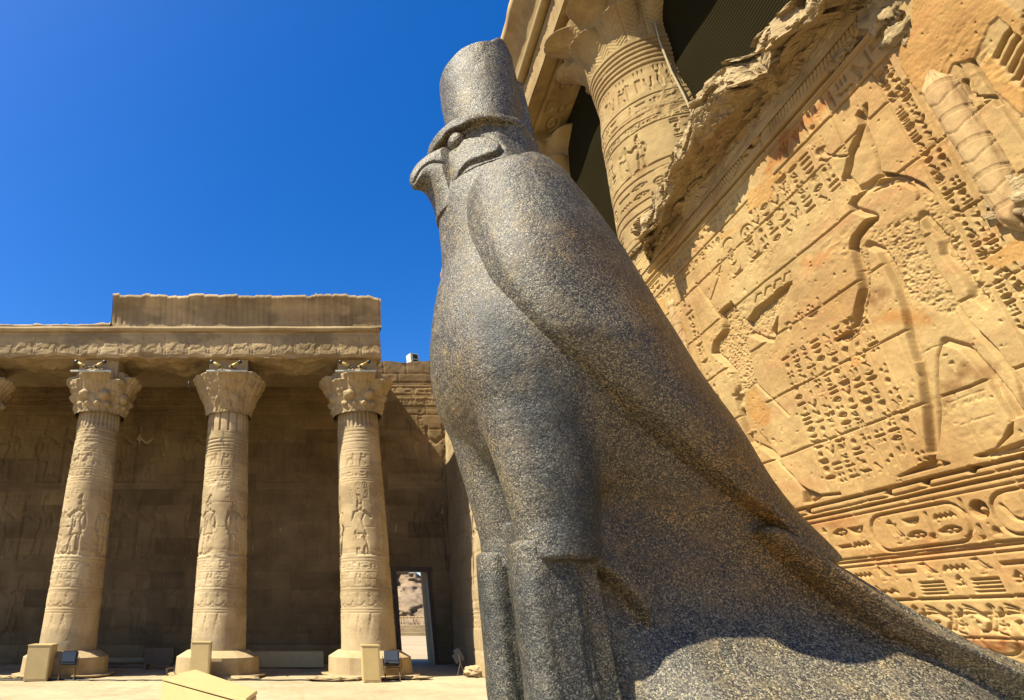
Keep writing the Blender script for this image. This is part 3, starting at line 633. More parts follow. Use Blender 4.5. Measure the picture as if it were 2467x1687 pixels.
# left border column and right border columns (vertical)
l1 = Z2([(640, 480)])[0]; FR.column(l1[0]-.06, l1[0]+.12, 2.4, tz-.5, .009, .013); FR.line(l1[0]+.16, 2.2, l1[0]+.16, tz, .010, .014); FR.line(l1[0]-.08, 2.2, l1[0]-.08, tz-.35, .007, .008)
l2 = Z2([(560, 330)])[0]
FR.column(l1[0]-.42, l1[0]-.22, 2.4, 3.6, .008, .012)
rb = [Z1([q])[0][0] for q in ((800, 500), (1340, 1500), (1130, 590), (1640, 1360))]
rl, rr = (rb[0]+rb[1])/2, (rb[2]+rb[3])/2              # the text column left of the torus
FR.line(rl, 2.3, rl, 5.3, .008, .010); FR.line(rr+.10, 2.3, rr+.10, 5.0, .008, .010)
cw = (rl-.01-rr-.12)/2; FR.column(rr+.12, rr+.12+cw, 2.5, 5.3, .010, .016); FR.column(rr+.13+cw, rl-.01, 2.5, 5.3, .010, .016)
# area right of the torus: large signs on the gate jamb
tx = rr-.02
FR.line(tx-.27, .8, tx-.27, 5.2, .012, .014)
for k in range(6): FR.stroke(Z3_([(1510+16*k, 540+8*k), (1589+10*k, 500+8*k)]), .010, .014)
FR.row(2.3, tx-.3, 3.3, 3.55, .012, .02); FR.row(2.3, tx-.3, 2.95, 3.2, .012, .02); FR.row(2.3, tx-.3, 2.5, 2.75, .012, .02)
for k in range(5): FR.stroke(Z1([(1530+45*k, 350+45*k), (1600+45*k, 220+45*k), (1709+40*k, 110+40*k)]), .018, .03)
FR.stroke(Z1([(1330, 500), (1360, 580), (1420, 605), (1500, 600), (1540, 650)]), .012, .018)
# wide smooth plaster repairs
plaster(Z1([(950, 300), (1030, 180), (1040, -60), (1500, -60), (1709, 120), (1709, 250), (1560, 90), (1500, 150), (1440, 270), (1400, 350), (1270, 400), (1240, 460), (1200, 540), (1060, 580), (1000, 500), (960, 400)]), .012)
plaster(Z1([(1480, 330), (1540, 400), (1709, 560), (1709, 720), (1560, 590), (1440, 420)]), .01)
plaster(Z2([(1040, 1190), (1110, 1150), (1180, 1250), (1210, 1310), (1180, 1400), (1120, 1390), (1060, 1310)]), .0)
plaster(Z2([(870, 180), (1180, 40), (1240, -10), (1110, 80), (1000, 130), (900, 200)]), 0)
plaster(Z1([(0, 1310), (0, 1190), (200, 1060), (330, 960), (470, 850), (300, 1000), (150, 1150), (160, 1230)]), 0)
plaster(Z3_([(1280, 350), (1380, 300), (1500, 210), (1589, 160), (1589, 330), (1480, 370), (1420, 390), (1340, 370)]), 0)
plaster(Z2([(460, 600), (530, 570), (540, 700), (480, 720)]), 0); plaster(Z2([(600, 740), (660, 740), (670, 830), (610, 830)]), 0)
plaster(Z3_([(480, 960), (530, 950), (550, 980), (510, 1020), (480, 1010)]), 0)
# red and dark stains in the stone
for pl, c in ((Z1([(230, 800), (330, 700), (480, 640), (420, 760), (300, 860), (160, 1060), (80, 1100)]), (.92, .66, .50)), (Z3_([(150, 330), (420, 220), (300, 380), (200, 430)]), (1.02, .82, .70)),
              (Z3_([(1040, 1150), (1260, 1010), (1440, 930), (1400, 1000), (1200, 1140), (1080, 1200)]), (.60, .50, .45)), (Z3_([(60, 580), (420, 310), (470, 360), (200, 540)]), (.88, .86, .86)),
              (Z3_([(600, 590), (740, 520), (760, 560), (640, 620)]), (.62, .52, .48)), (Z3_([(620, 740), (800, 640), (960, 720), (800, 700)]), (.95, .72, .52)),
              (Z4([(1500, 1180), (1700, 1150), (1899, 1220), (1899, 1290), (1640, 1240)]), (.62, .30, .17)), (Z4([(550, 470), (700, 400), (860, 400), (760, 500)]), (.85, .68, .62)),
              (Z4([(950, 1190), (1250, 1100), (1899, 1090), (1899, 1160), (1500, 1150)]), (1.25, 1.25, 1.25)), (Z4([(900, 700), (1300, 560), (1400, 720), (1200, 740)]), (1.0, .86, .8))): paint(pl, c, .07, .10)
# large scale unevenness, pitting and wear
FR.h += .010*fbm(FR.A*1.3, FR.B*1.3, 0, 3)+.0022*fbm(FR.A*14, FR.B*14, 2.2, 3)+.0012*fbm(FR.A*40, FR.B*40, 1, 2)
pit = fbm(FR.A*32, FR.B*32, 7.7, 2); FR.h -= .014*sstep(.80, .98, pit)
er = fbm(FR.A*2.1, FR.B*2.6, 4.4, 4); rg = sstep(.35, .75, er); FR.h -= rg*.009*np.abs(fbm(FR.A*11, FR.B*16, 1, 3))
low = sstep(1.12, .98, FR.B+.05*fbm(FR.A*2, 0, 0, 3)); FR.h -= low*(.035+.03*fbm(FR.A*3, FR.B*9, 0, 4))
FR.h[1:-1] = .25*FR.h[:-2]+.5*FR.h[1:-1]+.25*FR.h[2:]; FR.h[:, 1:-1] = .25*FR.h[:, :-2]+.5*FR.h[:, 1:-1]+.25*FR.h[:, 2:]
# a ragged broken groove above the frame line
zg = 5.70+.03*fbm(FR.A*1.7, 0, 3, 3); gd = np.abs(FR.B-zg); FR.h -= .06*sstep(.05, .0, gd)*sstep(-.1, .35, fbm(FR.A*2.3, 1, 5, 3))
gm = 1+.13*fbm(FR.A*1.1, FR.B*1.1, 9, 4)[..., None]*np.array([.4, 1, 1.5]); tint *= gm
tint[..., :] *= (1+.05*fbm(FR.A*5, FR.B*18, 2, 3))[..., None]
for x in np.arange(2.6, 8.0, .044):
    if abs(x-4.75) > .2: FR.stroke([(x, 5.72), (x+.07*(1 if x > 4.75 else -1), 6.02)], .007, .010)
FR.poly([(4.75+.13*math.cos(a), 5.87+.13*math.sin(a)) for a in np.arange(0, 6.28, .4)], .022, .006, .03); FR.stroke([(4.9+.3*k, 5.75+.04*math.sin(k*5)) for k in np.linspace(0, 1, 9)], .012, .018)
hall = thing('screen_wall', 'sunlit orange sandstone screen wall carved with a king, a smaller figure and rows of hieroglyphs, behind the falcon', 'wall', (4.8, 5.0, 0))
LOC = np.array([4.8, 5.0, 0])
NX, NY = -1/math.hypot(1, WM), WM/math.hypot(1, WM)        # outward normal of the wall face
def on_wall(A, B, H): return (WM*A+WC+NX*H-LOC[0], A+NY*H-LOC[1], B)
link('relief_panel', to_mesh_plane(FR, on_wall, 'relief_panel', tint, True), M['facade'], hall, True)
# core of the wall behind the carved face, its plain foot and the gate jamb nearer the viewer
bm = bmesh.new()
def wall_prism(bm, y0, y1, z0, z1, c0, c1):
    vs = [bm.verts.new((WM*y+c-LOC[0], y-LOC[1], z)) for y in (y0, y1) for c in (c0, c1) for z in (z0, z1)]
    for f in ((0, 1, 3, 2), (4, 6, 7, 5), (0, 4, 5, 1), (2, 3, 7, 6), (0, 2, 6, 4), (1, 5, 7, 3)): bm.faces.new([vs[i] for i in f])
wall_prism(bm, 1.2, 9.1, 0, 6.0, WC+.09, WC+1.1)
bm_link('core', bm, M['rough'], hall)
def strip_sheet(name, t, prof_fn, mat, parent, xyz, tint=None, flip=False):
    """t along the run, prof_fn(t) -> (n,2) profile of (outward, z)"""
    P = np.array([prof_fn(k) for k in t])                  # nt, n, 2
    T = np.repeat(np.asarray(t)[:, None], P.shape[1], 1)
    V = np.stack(xyz(T, P[..., 0], P[..., 1]), -1)
    return link(name, np_mesh(name, V.reshape(-1, 3), grid_quads(P.shape[0], P.shape[1], flip), tint), mat, parent, True)
# plinth course along the foot of the wall
def pl(y):
    n = .02*float(fbm(y*2, 0, 0, 2)); return [(-.05, .82), (.05+n, .80), (.10+n, .70), (.11+n, .4), (.12+n, 0)]
strip_sheet('foot_course', np.arange(1.2, 9.2, .08), pl, M['rough'], hall, lambda T, A, Z: (WM*T+WC-A-LOC[0], T-LOC[1], Z))
# ragged remains of the coping: silhouette points taken where they stand, then given depth
sil = [(985, 1190), (990, 1120), (1010, 1075), (1090, 890), (1145, 810), (1200, 740), (1230, 640), (1262, 545), (1330, 440), (1375, 400), (1440, 350), (1510, 338), (1600, 282), (1608, 190), (1700, 85), (1794, -5), (1870, -70), (1960, -150)]
def at_c(u, v, c):
    r = ray(u, v); k = c/(r[0]-WM*r[1]); return r[1]*k, r[2]*k+EYE
sy, sz = zip(*sorted(at_c(1200+x/2.563, y/2.563, WC-.22) for x, y in sil))
low_ = [(1050, 1400), (1130, 1385), (1240, 1250), (1400, 1000), (1480, 820), (1560, 700), (1700, 520), (1794, 430)]
def coping(y):
    zt = float(np.interp(y, sy, sz)); out = (.31+.07*float(fbm(y*1.6, 3, 1, 3)))*float(sstep(7.2, 6.6, y))-.12*float(sstep(6.9, 7.3, y)); q = np.linspace(0, 1, 110)
    px = np.interp(q, [0, .08, .25, .42, .50, .60, .78, 1], [.01, min(.06, out), min(.13, out), out*.92, out, out*.96, out*.5, -.9]); pz = np.interp(q, [0, .08, .25, .42, .50, .60, .78, 1], [5.80, 5.98, 6.03, zt-.46, zt-.38, zt-.14, zt-.01, zt+.10])
    qs = q*4.2; yy_ = y+.25*q
    d = .105*facets(yy_*1.5+.3*qs, qs*1.1, 3)+.050*facets(yy_*4.2-.8*qs, qs*3.1+y, 9)+.016*facets(yy_*11, qs*8, 5)+.02*fbm(y*9, q*22, 5, 3)
    d = d*sstep(.0, .14, q)
    px = px+d; pz = pz-d*.30
    return np.stack([px, pz], -1)
cop = strip_sheet('broken_coping', np.arange(2.35, 8.05, .012), coping, M['rough'], hall, lambda T, A, Z: (WM*T+WC-A-LOC[0], T-LOC[1], Z))
cop.data.polygons.foreach_set('use_smooth', np.zeros(len(cop.data.polygons), bool))
# torus roll on the right frame, cord wrapped
def roll(name, y, z0, z1, r, seed, c=0., parent=hall, wrap=.26):
    zz = np.arange(z0, z1, .010); aa = np.linspace(-1.75, 1.75, 40)
    Zg, Ag = np.meshgrid(zz, aa, indexing='ij')
    ph = (Zg/wrap) % 1
    d = -.010*(np.minimum(np.abs(ph-.1), np.minimum(np.abs(ph-.16), np.abs(ph-.22))) < .013)
    s1 = np.abs(((Zg/wrap-.25) % 1)-.35-.22*np.abs(Ag)) < .018; d = d-.010*s1*(ph > .27)
    d = d+.006*fbm(Zg*9, Ag*3, seed, 3); end = sstep(0, .16, np.minimum(Zg-z0, z1-Zg)+.06*fbm(Zg*5, Ag*2, seed, 2))
    R_ = (r+d)*(.25+.75*end)
    V = np.stack([WM*y+WC+c-R_*np.cos(Ag)-LOC[0], y-R_*np.sin(Ag)-LOC[1]+.0*Zg, Zg], -1)
    return link(name, np_mesh(name, V.reshape(-1, 3), grid_quads(*Zg.shape)), M['facade_orange'], parent, True)
ty = [at_wall(u*1.0615, v*1.0615) for u, v in ((2150, 235), (2300, 470))]
roll('torus_moulding', (ty[0][0]+ty[1][0])/2-.02, 3.50, 4.90, .095, 1)
ly = [at_wall(1400+x/2.648, 500+y/2.648)[0] for x, y in ((545, 420), (600, 700), (660, 950))]
roll('torus_moulding', sum(ly)/3, 1.0, 5.2, .075, 2, .02)
# broken lumps above the torus and at the frame's top corner
def lump(name, pos, r, seed, mat, parent, sq=(1, 1, 1), amp=.35, n=28):
    th = np.linspace(0, math.pi, n)[:, None]; ph = np.linspace(0, 2*math.pi, 2*n, endpoint=False)[None]
    x, y, z = np.sin(th)*np.cos(ph), np.sin(th)*np.sin(ph), np.cos(th)+0*ph
    k = 1+amp*fbm(x*1.4+seed, y*1.4, z*1.4, 5); k = 1+amp*.8*facets(ph*2.2+0*th, th*2.6+0*ph, seed)+amp*.3*facets(ph*5+0*th, th*6+0*ph, seed+3)+.1*amp*fbm(x*9, y*9, z*9, 3)
    V = np.stack([x*k*r*sq[0]+pos[0], y*k*r*sq[1]+pos[1], z*k*r*sq[2]+pos[2]], -1)
    Q = np.concatenate([grid_quads(n, 2*n), np.stack([np.arange(n-1)*2*n+2*n-1, np.arange(1, n)*2*n+2*n-1, np.arange(1, n)*2*n, np.arange(n-1)*2*n], -1)])
    return link(name, np_mesh(name, V.reshape(-1, 3), Q), mat, parent, True)
for (x, y, r, sd, sq) in ((840, 60, .17, 1, (.5, 1.0, 1.3)), (950, 200, .13, 2, (.5, 1, 1)), (1690, 1240, .15, 5, (.6, 1, 1.1)), (600, 300, .10, 7, (.5, 1.2, .5)), (560, 380, .08, 9, (.5, 1.2, .5))):
    yy, z = Z1([(x, y)])[0]; lump('broken_stone', (WM*yy+WC+.02-LOC[0], yy-LOC[1], z), r, sd, M['rough'], hall, sq)

# ---------------------------------------------------------------- facade columns, architrave and netting
def frame_of(y, c): return (WM*y+c, y)
RZ = -math.atan(WM)
def facade_column(y, label, seed, detail=True):
    cx, cy = frame_of(y, 5.45)
    t = thing('facade_column', label, 'column', (cx, cy, 0), RZ, 'great columns of the hall facade')
    zz = np.concatenate([np.arange(0, 5.5, .1), np.arange(5.5, 10.12, .0105)]) if detail else np.arange(0, 10.12, .08); C0 = 2*math.pi*.86
    st = .0105 if detail else .09
    S = Relief(np.arange(0, C0, st), zz, seed); S.fade = 1.7; S.wf = 1.1; r0 = np.interp(zz, [0, 4, 5.7, 7.2, 8.65, 9.4, 10.12], [1.08, 1.07, 1.03, .94, .84, .75, .77])
    if detail:
        for z in (10.02, 9.92, 9.82, 9.72, 9.62, 9.52): S.line(0, z, C0, z, .020, .022)
        for z in (8.82, 8.50, 8.38, 8.24, 7.50, 7.38, 6.95, 6.80, 6.35, 6.25): S.line(0, z, C0, z, .012, .014)
        for x in np.arange(0, C0, .34):
            S.sign(S.r.choice(['man', 'bird', 'vase', 'stool', 'lion', 'man']), x, 8.90, .19, .42, .014, .018); S.sign(S.r.choice(['reed', 'ankh', 'flag', 'horn']), x+.2, 8.92, .11, .36, .013, .016)
            S.sign('strokes', x+.02, 9.34, .25, .12, .010, .012)
        S.row(0, C0, 8.26, 8.37, .009, .012); S.row(0, C0, 8.52, 8.78, .010, .014)
        for k, x in enumerate(np.arange(0, C0, .62)):
            if k % 2: S.figure(x, 7.52, .60, .022, k % 4 == 1, .012, True, 2)
            else: S.column(x, x+.13, 7.54, 8.2, .009, .012); S.column(x+.15, x+.28, 7.54, 8.2, .009, .012); S.sign('man', x+.32, 7.55, .24, .5, .012, .018)
        S.row(0, C0, 6.98, 7.34, .012, .016); S.row(0, C0, 6.40, 6.74, .012, .015); S.row(0, C0, 5.7, 6.1, .012, .015)
        for z in np.arange(1.2, 9.2, 1.05): S.line(0, z, C0, z+.02, .007, .007, .01)
        S.h += .008*fbm(S.A*1.6, S.B*1.6, seed, 3)+.003*fbm(S.A*13, S.B*13, 1, 2)
        wr = sstep(.15, .6, fbm(S.A*1.1, S.B*1.4, seed+3, 3)+.5*sstep(7.3, 6.2, S.B)); S.h = S.h*(1-.75*wr)-wr*.02*np.abs(fbm(S.A*7, S.B*9, 2, 4))
    A = S.A/C0*2*math.pi; Rr = r0[None]+S.h*1.0
    V = np.stack([Rr*np.cos(A), Rr*np.sin(A), S.B], -1)
    link('shaft', np_mesh('shaft', V.reshape(-1, 3), grid_quads(*S.h.shape, wrap=True), None), M['facade_plain'], t, True)
    # composite capital: two tiers of bell lobes with palm fronds between
    zz = np.arange(10.08, 11.30, .018 if detail else .04); aa = np.linspace(0, 2*math.pi, 384 if detail else 128, endpoint=False)
    Ag, Zg = np.meshgrid(aa, zz, indexing='ij')
    r = np.interp(Zg, [10.08, 10.4, 10.9, 11.3], [.77, .80, .92, 1.05])
    for n_, ph, zl, zb, R1, w_ in ((8, .22, 10.74, 10.14, 1.02, .36), (8, .22+math.pi/8, 11.2, 10.55, 1.28, .38)):
        u = ((Ag-ph+math.pi/n_) % (2*math.pi/n_))-math.pi/n_
        prof = np.clip((Zg-zb)/(zl-zb), 0, 1)**2.1; lobe = np.clip(1-(u/w_)**2, 0, 1)**.5
        lip = 1-sstep(zl, zl+.03, Zg); r = np.maximum(r, .77+(R1-.66)*prof*lobe*lip)
        r = r-.012*(np.abs(u) < .02)*(Zg < zl)
    if detail: r = r-.016*(.5+.5*np.sin((Zg*1.0+.30*np.abs(((Ag*8/math.pi) % 1)-.5))*2*math.pi/.075))*sstep(11.2, 11.1, Zg)
    V = np.stack([r*np.cos(Ag), r*np.sin(Ag), Zg], -1)
    link('capital', np_mesh('capital', V.reshape(-1, 3), grid_quads(*r.shape, wrap=True)), M['facade_plain'], t, True)
    bm = bmesh.new(); box(bm, -.78, .78, -.78, .78, 11.27, 11.6); bm_link('abacus', bm, M['facade_plain'], t)
    return t
M['facade_plain'] = sandstone('facade_sandstone_plain', (.41, .29, .125), (.29, .185, .075), (.34, .19, .07), 1.2, False)
facade_column(7.57, 'huge carved sandstone column with ringed neck and palm capital rising behind the falcon', 11)
facade_column(11.2, 'farther facade column half hidden by netting, right behind the falcon\'s crown', 12, False)
# entablature of the hall
ent = thing('hall_entablature', 'sandstone architrave and cornice high above the falcon, against the blue sky at the top edge', 'architrave', (5.2, 10, 11.5))
EO = (5.2, 10, 11.5)
def ent_prism(bm, y0, y1, c0, c1, z0, z1):
    vs = [bm.verts.new((WM*y+c-EO[0], y-EO[1], z-EO[2])) for y in (y0, y1) for c in (c0, c1) for z in (z0, z1)]
    for f in ((0, 1, 3, 2), (4, 6, 7, 5), (0, 4, 5, 1), (2, 3, 7, 6), (0, 2, 6, 4), (1, 5, 7, 3)): bm.faces.new([vs[i] for i in f])
bm = bmesh.new(); ent_prism(bm, 4.6, 19.8, 4.34, 6.1, 11.55, 12.2); bm_link('architrave', bm, M['facade_plain'], ent)
ER = Relief(np.arange(5, 16, .03), np.arange(11.5, 12.12, .02), 4)
for k, x in enumerate(np.arange(5, 16, .5)): ER.figure(x, 11.62, .42, .02, False, .012)
ER.h += .006*fbm(ER.A*3, ER.B*3, 0, 3)
link('carved_face', to_mesh_plane(ER, lambda A, B, H: (WM*A+4.30-H-EO[0], A-EO[1], B-EO[2]), 'carved_face', None, True), M['facade_plain'], ent, True)
SR = Relief(np.arange(5, 16, .03), np.arange(4.31, 6.1, .03), 6)
SR.line(5, 4.62, 16, 4.62, .03, .03); SR.line(5, 5.35, 16, 5.35, .03, .03)
for x in np.arange(5, 16, .55): SR.sign(SR.r.choice(['man', 'bird', 'ring', 'eye', 'sun']), x, 4.7, .45, .55, .025, .035)
SR.h += .01*fbm(SR.A*3, SR.B*3, 0, 3)
link('soffit', to_mesh_plane(SR, lambda A, B, H: (WM*A+B-EO[0], A-EO[1], 11.50-H-EO[2]), 'soffit', None, True), M['facade_plain'], ent, True)
bm = bmesh.new(); tube(bm, [(WM*y+4.24-EO[0], y-EO[1], 12.22-EO[2]) for y in np.arange(4.6, 19.9, .9)], .11, 12); bm_link('torus_moulding', bm, M['facade_plain'], ent, True)
def cav(y):
    n = .012*float(fbm(y*3, 0, 0, 2)); q = np.linspace(0, 1, 14)
    return [(.0, 12.3)]+[(.02+.34*a**2.4+n, 12.32+.85*a-.0*a) for a in q]+[(.38+n, 13.2), (.38+n, 13.38), (-1.3, 13.40)]
strip_sheet('cornice', np.arange(4.6, 19.8, .12), cav, M['facade_plain'], ent, lambda T, A, Z: (WM*T+4.30-A-EO[0], T-EO[1], Z-EO[2]))
# netting
m, t, b = new_mat('netting'); v = objco(t)
wv = N(t, 'ShaderNodeTexWave', wave_type='BANDS', bands_direction='Z'); wv.inputs['Scale'].default_value = 5.5; wv.inputs['Distortion'].default_value = 1.2; wv.inputs['Detail'].default_value = 1; wv.inputs['Detail Scale'].default_value = .4; t.links.new(v, wv.inputs[0])
wy = N(t, 'ShaderNodeTexWave', wave_type='BANDS', bands_direction='Y'); wy.inputs['Scale'].default_value = 12; wy.inputs['Distortion'].default_value = .6; t.links.new(v, wy.inputs[0])
mxx = mix(t, 1, ramp(t, wv.outputs['Fac'], [(.35, .15), (.75, 1)]), ramp(t, wy.outputs['Fac'], [(.2, .55), (.6, 1)]), 'MULTIPLY')
t.links.new(mix(t, mxx, (.007, .006, .0025), (.024, .019, .009)), b.inputs['Base Color']); b.inputs['Roughness'].default_value = 1; b.inputs['Specular IOR Level'].default_value = 0
lp = mxx; M['net'] = m
def net(y0, y1, z0, z1, c, label, sd):
    yy, zz = np.arange(y0, y1, .06), np.arange(z0, z1, .06); A, B = np.meshgrid(yy, zz, indexing='ij')
    H = .05*fbm(A*.9, B*.8, sd, 2)
    o = link('protective_netting', np_mesh('protective_netting', np.stack([WM*A+c-H-WM*y0-c, A-y0, B-z0], -1).reshape(-1, 3), grid_quads(*A.shape, True)), M['net'], None, True, (WM*y0+c, y0, z0))
    return tag(o, label, 'netting', 'nets across the facade openings')
net(2.0, 7.0, 5.6, 11.5, 5.6, 'dark bird netting between the great column and the broken coping, top right', 1)
net(8.0, 10.6, 4.5, 11.5, 5.25, 'dark rippled netting strip between the falcon\'s back and the great column', 2)
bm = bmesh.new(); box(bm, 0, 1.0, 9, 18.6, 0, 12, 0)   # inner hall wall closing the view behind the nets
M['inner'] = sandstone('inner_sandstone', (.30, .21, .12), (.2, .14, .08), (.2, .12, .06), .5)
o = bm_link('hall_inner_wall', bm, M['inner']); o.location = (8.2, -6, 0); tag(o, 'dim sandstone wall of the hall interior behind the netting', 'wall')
bm = bmesh.new(); box(bm, 0, 3.0, -.4, 14.6, 0, .5); o = bm_link('hall_roof_slab', bm, M['facade_plain']); o.location = (5.9, 4.6, 12.3); tag(o, 'roof slabs of the hall resting behind the high architrave', 'roof')
# corner rope on the column
bm = bmesh.new(); ca_, cb_ = frame_of(7.57, 5.45); pts = []
for z, rr_ in ((10.3, .84), (9.9, .79), (9.2, .80), (8.65, .87), (7.9, .93), (7.2, .98)):
    a = RZ+math.radians(-92); pts.append((rr_*math.cos(a), rr_*math.sin(a), z-7.2))
tube(bm, pts, .018, 6); M['rope'] = plain('rope', (.42, .33, .18), .9, 0, .3, 40, .005)
o = bm_link('hanging_rope', bm, M['rope'], None, True); o.location = (ca_, cb_, 7.2); tag(o, 'pale rope hanging down the right side of the great column', 'rope')

# ---------------------------------------------------------------- far colonnade on the left
CY = 16.2
def colonnade_column(x, label, seed, style):
    t = thing('colonnade_column', label, 'column', (x, CY, 0), 0, 'columns of the court colonnade')
    # octagonal, worn base on a thin plinth
    bm = bmesh.new(); rings = []
    for z, r in ((.02, 1.16), (.06, 1.18), (.07, 1.0), (.42, .985), (.56, .74)):
        rings.append([bm.verts.new((r*math.cos(a)*(1+.02*random.Random(seed+k).random()), r*math.sin(a), z)) for k, a in enumerate(np.arange(16)*math.pi/8+math.pi/16)])
    for A, B in zip(rings, rings[1:]):
        for k in range(16): bm.faces.new((A[k], A[(k+1) % 16], B[(k+1) % 16], B[k]))
    bm.faces.new(rings[-1]); bm_link('base', bm, M['court_plain'], t)
    zz = np.arange(.50, 6.52, .02); C0 = 2*math.pi*.62; S = Relief(np.arange(0, C0, .02), zz, seed)
    L = lambda z, w_=.018, d_=.016: S.line(0, z, C0, z, w_, d_)
    if style == 1:
        for x_ in np.arange(0, C0, .13): S.stroke([(x_, 6.08), (x_, 6.48)], .032, .035)
        L(5.62); L(5.72); L(5.82); L(5.92); L(6.02)
    else:
        for x_ in np.arange(0, C0, .26): S.stroke([(x_, 5.95), (x_, 6.48)], .03, .05)
        S.poly([(1.0+S.r.uniform(-.1, .1)+.75*math.cos(a), 5.55+.33*math.sin(a)) for a in np.arange(0, 6.2, .5)], -.01, .01); L(5.42); L(5.5); L(5.6); L(5.7)
    for z in (5.42, 5.35, 4.92, 4.86, 4.70, 4.62, 4.56, 2.62, 2.55, 2.36, 2.30, 1.95, 1.88, 1.84, 1.50, 1.44, 1.38): L(z, .014, .012)
    for x_ in np.arange(0, C0, .32): S.sign(S.r.choice(['bird', 'man', 'lion', 'vase']), x_, 4.95, .26, .36, .016, .02)
    S.row(0, C0, 4.63, 4.82, .012, .014); S.row(0, C0, 2.37, 2.54, .013, .015)
    for k, x_ in enumerate(np.arange(.1-(seed*.37) % 1.2, C0, 1.3)):
        S.figure(x_, 2.70, 1.38, .035, False, .018, True, 2); S.figure(x_+.55, 2.70, 1.38, .035, True, .018, True, 1)
        S.column(x_+.05, x_+.17, 3.9, 4.5, .010, .012); S.cartouche(x_+.25, x_+.38, 4.12, 4.5, .010, .014, True); S.cartouche(x_+.42, x_+.55, 4.12, 4.5, .010, .014, True)
        S.column(x_+.62, x_+.74, 3.4, 4.5, .010, .012); S.column(x_+.76, x_+.88, 3.2, 4.5, .010, .012); S.column(x_+.34, x_+.46, 2.75, 3.5, .010, .012)
    for k, x_ in enumerate(np.arange(0, C0, .27)):
        if k % 2: S.sign('man', x_, 2.0, .22, .28, .014, .02)
        else: S.cartouche(x_+.05, x_+.19, 1.98, 2.28, .010, .014, True)
        S.stroke([(x_+.135+.125*math.cos(a), 1.63+.1*abs(math.sin(a))*-1) for a in np.linspace(0, math.pi, 10)], .014, .016)
        S.sign('ankh', x_+.06, 1.62, .14, .2, .012, .014)
        for q_ in (0, .05, .1): S.stroke([(x_+q_*.6, .75), (x_+.135, 1.36-q_*1.6)], .012, .014); S.stroke([(x_+.27-q_*.6, .75), (x_+.135, 1.36-q_*1.6)], .012, .014)
    for z in np.arange(.9, 6.2, .62): L(z+.01*S.r.random(), .010, .010)
    for k in range(10):
        x_, z_ = S.r.uniform(0, C0), S.r.uniform(.5, 5.8); S.stroke([(x_, z_), (x_+S.r.uniform(-.02, .02), z_+.6)], .010, .010)
    for k in range(9):
        x_, z_ = S.r.uniform(0, C0), S.r.uniform(.6, 4.6); a_, b_ = S.r.uniform(.08, .2), S.r.uniform(.1, .3)
        S.poly([(x_+a_*math.cos(q)*S.r.uniform(.8, 1.2), z_+b_*math.sin(q)) for q in np.arange(0, 6.2, .6)], .004, .015)
    S.h += .006*fbm(S.A*3, S.B*3, seed, 3); bt = sstep(1.25, .6, S.B+.25*fbm(S.A*1.5, S.B*2, 3, 2)); S.h = S.h*(1-.8*bt)+.004
    er = sstep(.2, .6, fbm(S.A*1.2, S.B*1.1, seed+7, 3)); S.h -= er*.02*np.abs(fbm(S.A*6, S.B*8, 1, 3))
    r0 = np.interp(zz, [.5, .9, 3, 6.5], [.67, .665, .63, .565])[None]
    A = S.A/C0*2*math.pi+1.9; Rr = r0+S.h
    tn = np.ones(S.h.shape+(3,), np.float32)*(1+.10*fbm(S.A*2, S.B*2, seed, 3)[..., None]*np.array([.7, 1, 1.4]))
    tn *= (1-.20*sstep(.1, .6, fbm(S.A*1.0, S.B*1.6, seed+4, 3)))[..., None]
    link('shaft', np_mesh('shaft', np.stack([Rr*np.cos(A), Rr*np.sin(A), S.B], -1).reshape(-1, 3), grid_quads(*S.h.shape, wrap=True), tn), M['court'], t, True)
    # capital
    zz = np.arange(6.45, 7.66, .02); aa = np.linspace(0, 2*math.pi, 256, endpoint=False); Ag, Zg = np.meshgrid(aa, zz, indexing='ij')
    n8 = lambda ph, n: ((Ag-ph+math.pi/n) % (2*math.pi/n))-math.pi/n
    if style == 1:
        r = np.interp(Zg, [6.45, 6.55, 7.1, 7.5, 7.66], [.66, .70, .76, .82, .80])
        u = n8(math.radians(-90), 4)
        r = np.maximum(r, .68+.42*np.clip((Zg-6.62)/.86, 0, 1)**1.7*np.clip(1-(np.abs(u)/.66)**2.4, 0, 1)**.5*(1-sstep(7.52, 7.60, Zg+.05*fbm(Ag*3, 0, seed, 2))))
        u2 = n8(math.radians(-45), 4); r = np.maximum(r, .68+.34*np.clip((Zg-6.55)/.75, 0, 1)**1.4*np.clip(1-(u2/.42)**2, 0, 1)**.5*(1-sstep(7.34, 7.42, Zg)))
        u3 = n8(math.radians(-67), 8); r = np.maximum(r, .69+.19*np.clip(1-(u3/.26)**2-((Zg-6.93)/.17)**2, 0, 1)**.6)
        u4 = n8(math.radians(-80), 16); r = np.maximum(r, .68+.10*np.clip(1-(u4/.15)**2-((Zg-6.68)/.10)**2, 0, 1)**.6)
        r = r-.02*(.5+.5*np.cos(Ag*48))*sstep(7.0, 7.3, Zg)
    else:
        r = .64+.42*np.clip((Zg-6.5)/1.0, 0, 1)**1.35; r = r*(1-sstep(7.50, 7.66, Zg+.07*fbm(Ag*2, 0, seed, 3))*.5)
        r = r-.02*(np.abs(n8(0, 20)) < .03)*(Zg > 7.0)-.03*(np.abs(n8(.2, 10)) > .27)*(Zg < 6.75)-.014*sstep(.02, 0, np.abs(Zg-7.02-.05*np.cos(Ag*4)))
    r = r+.035*fbm(Ag*3.5, Zg*5, seed+1, 4)*sstep(6.5, 6.9, Zg)+.014*fbm(Ag*14, Zg*14, 2, 2)
    link('capital', np_mesh('capital', np.stack([r*np.cos(Ag), r*np.sin(Ag), Zg], -1).reshape(-1, 3), grid_quads(*r.shape, wrap=True)), M['court_plain'], t, True)
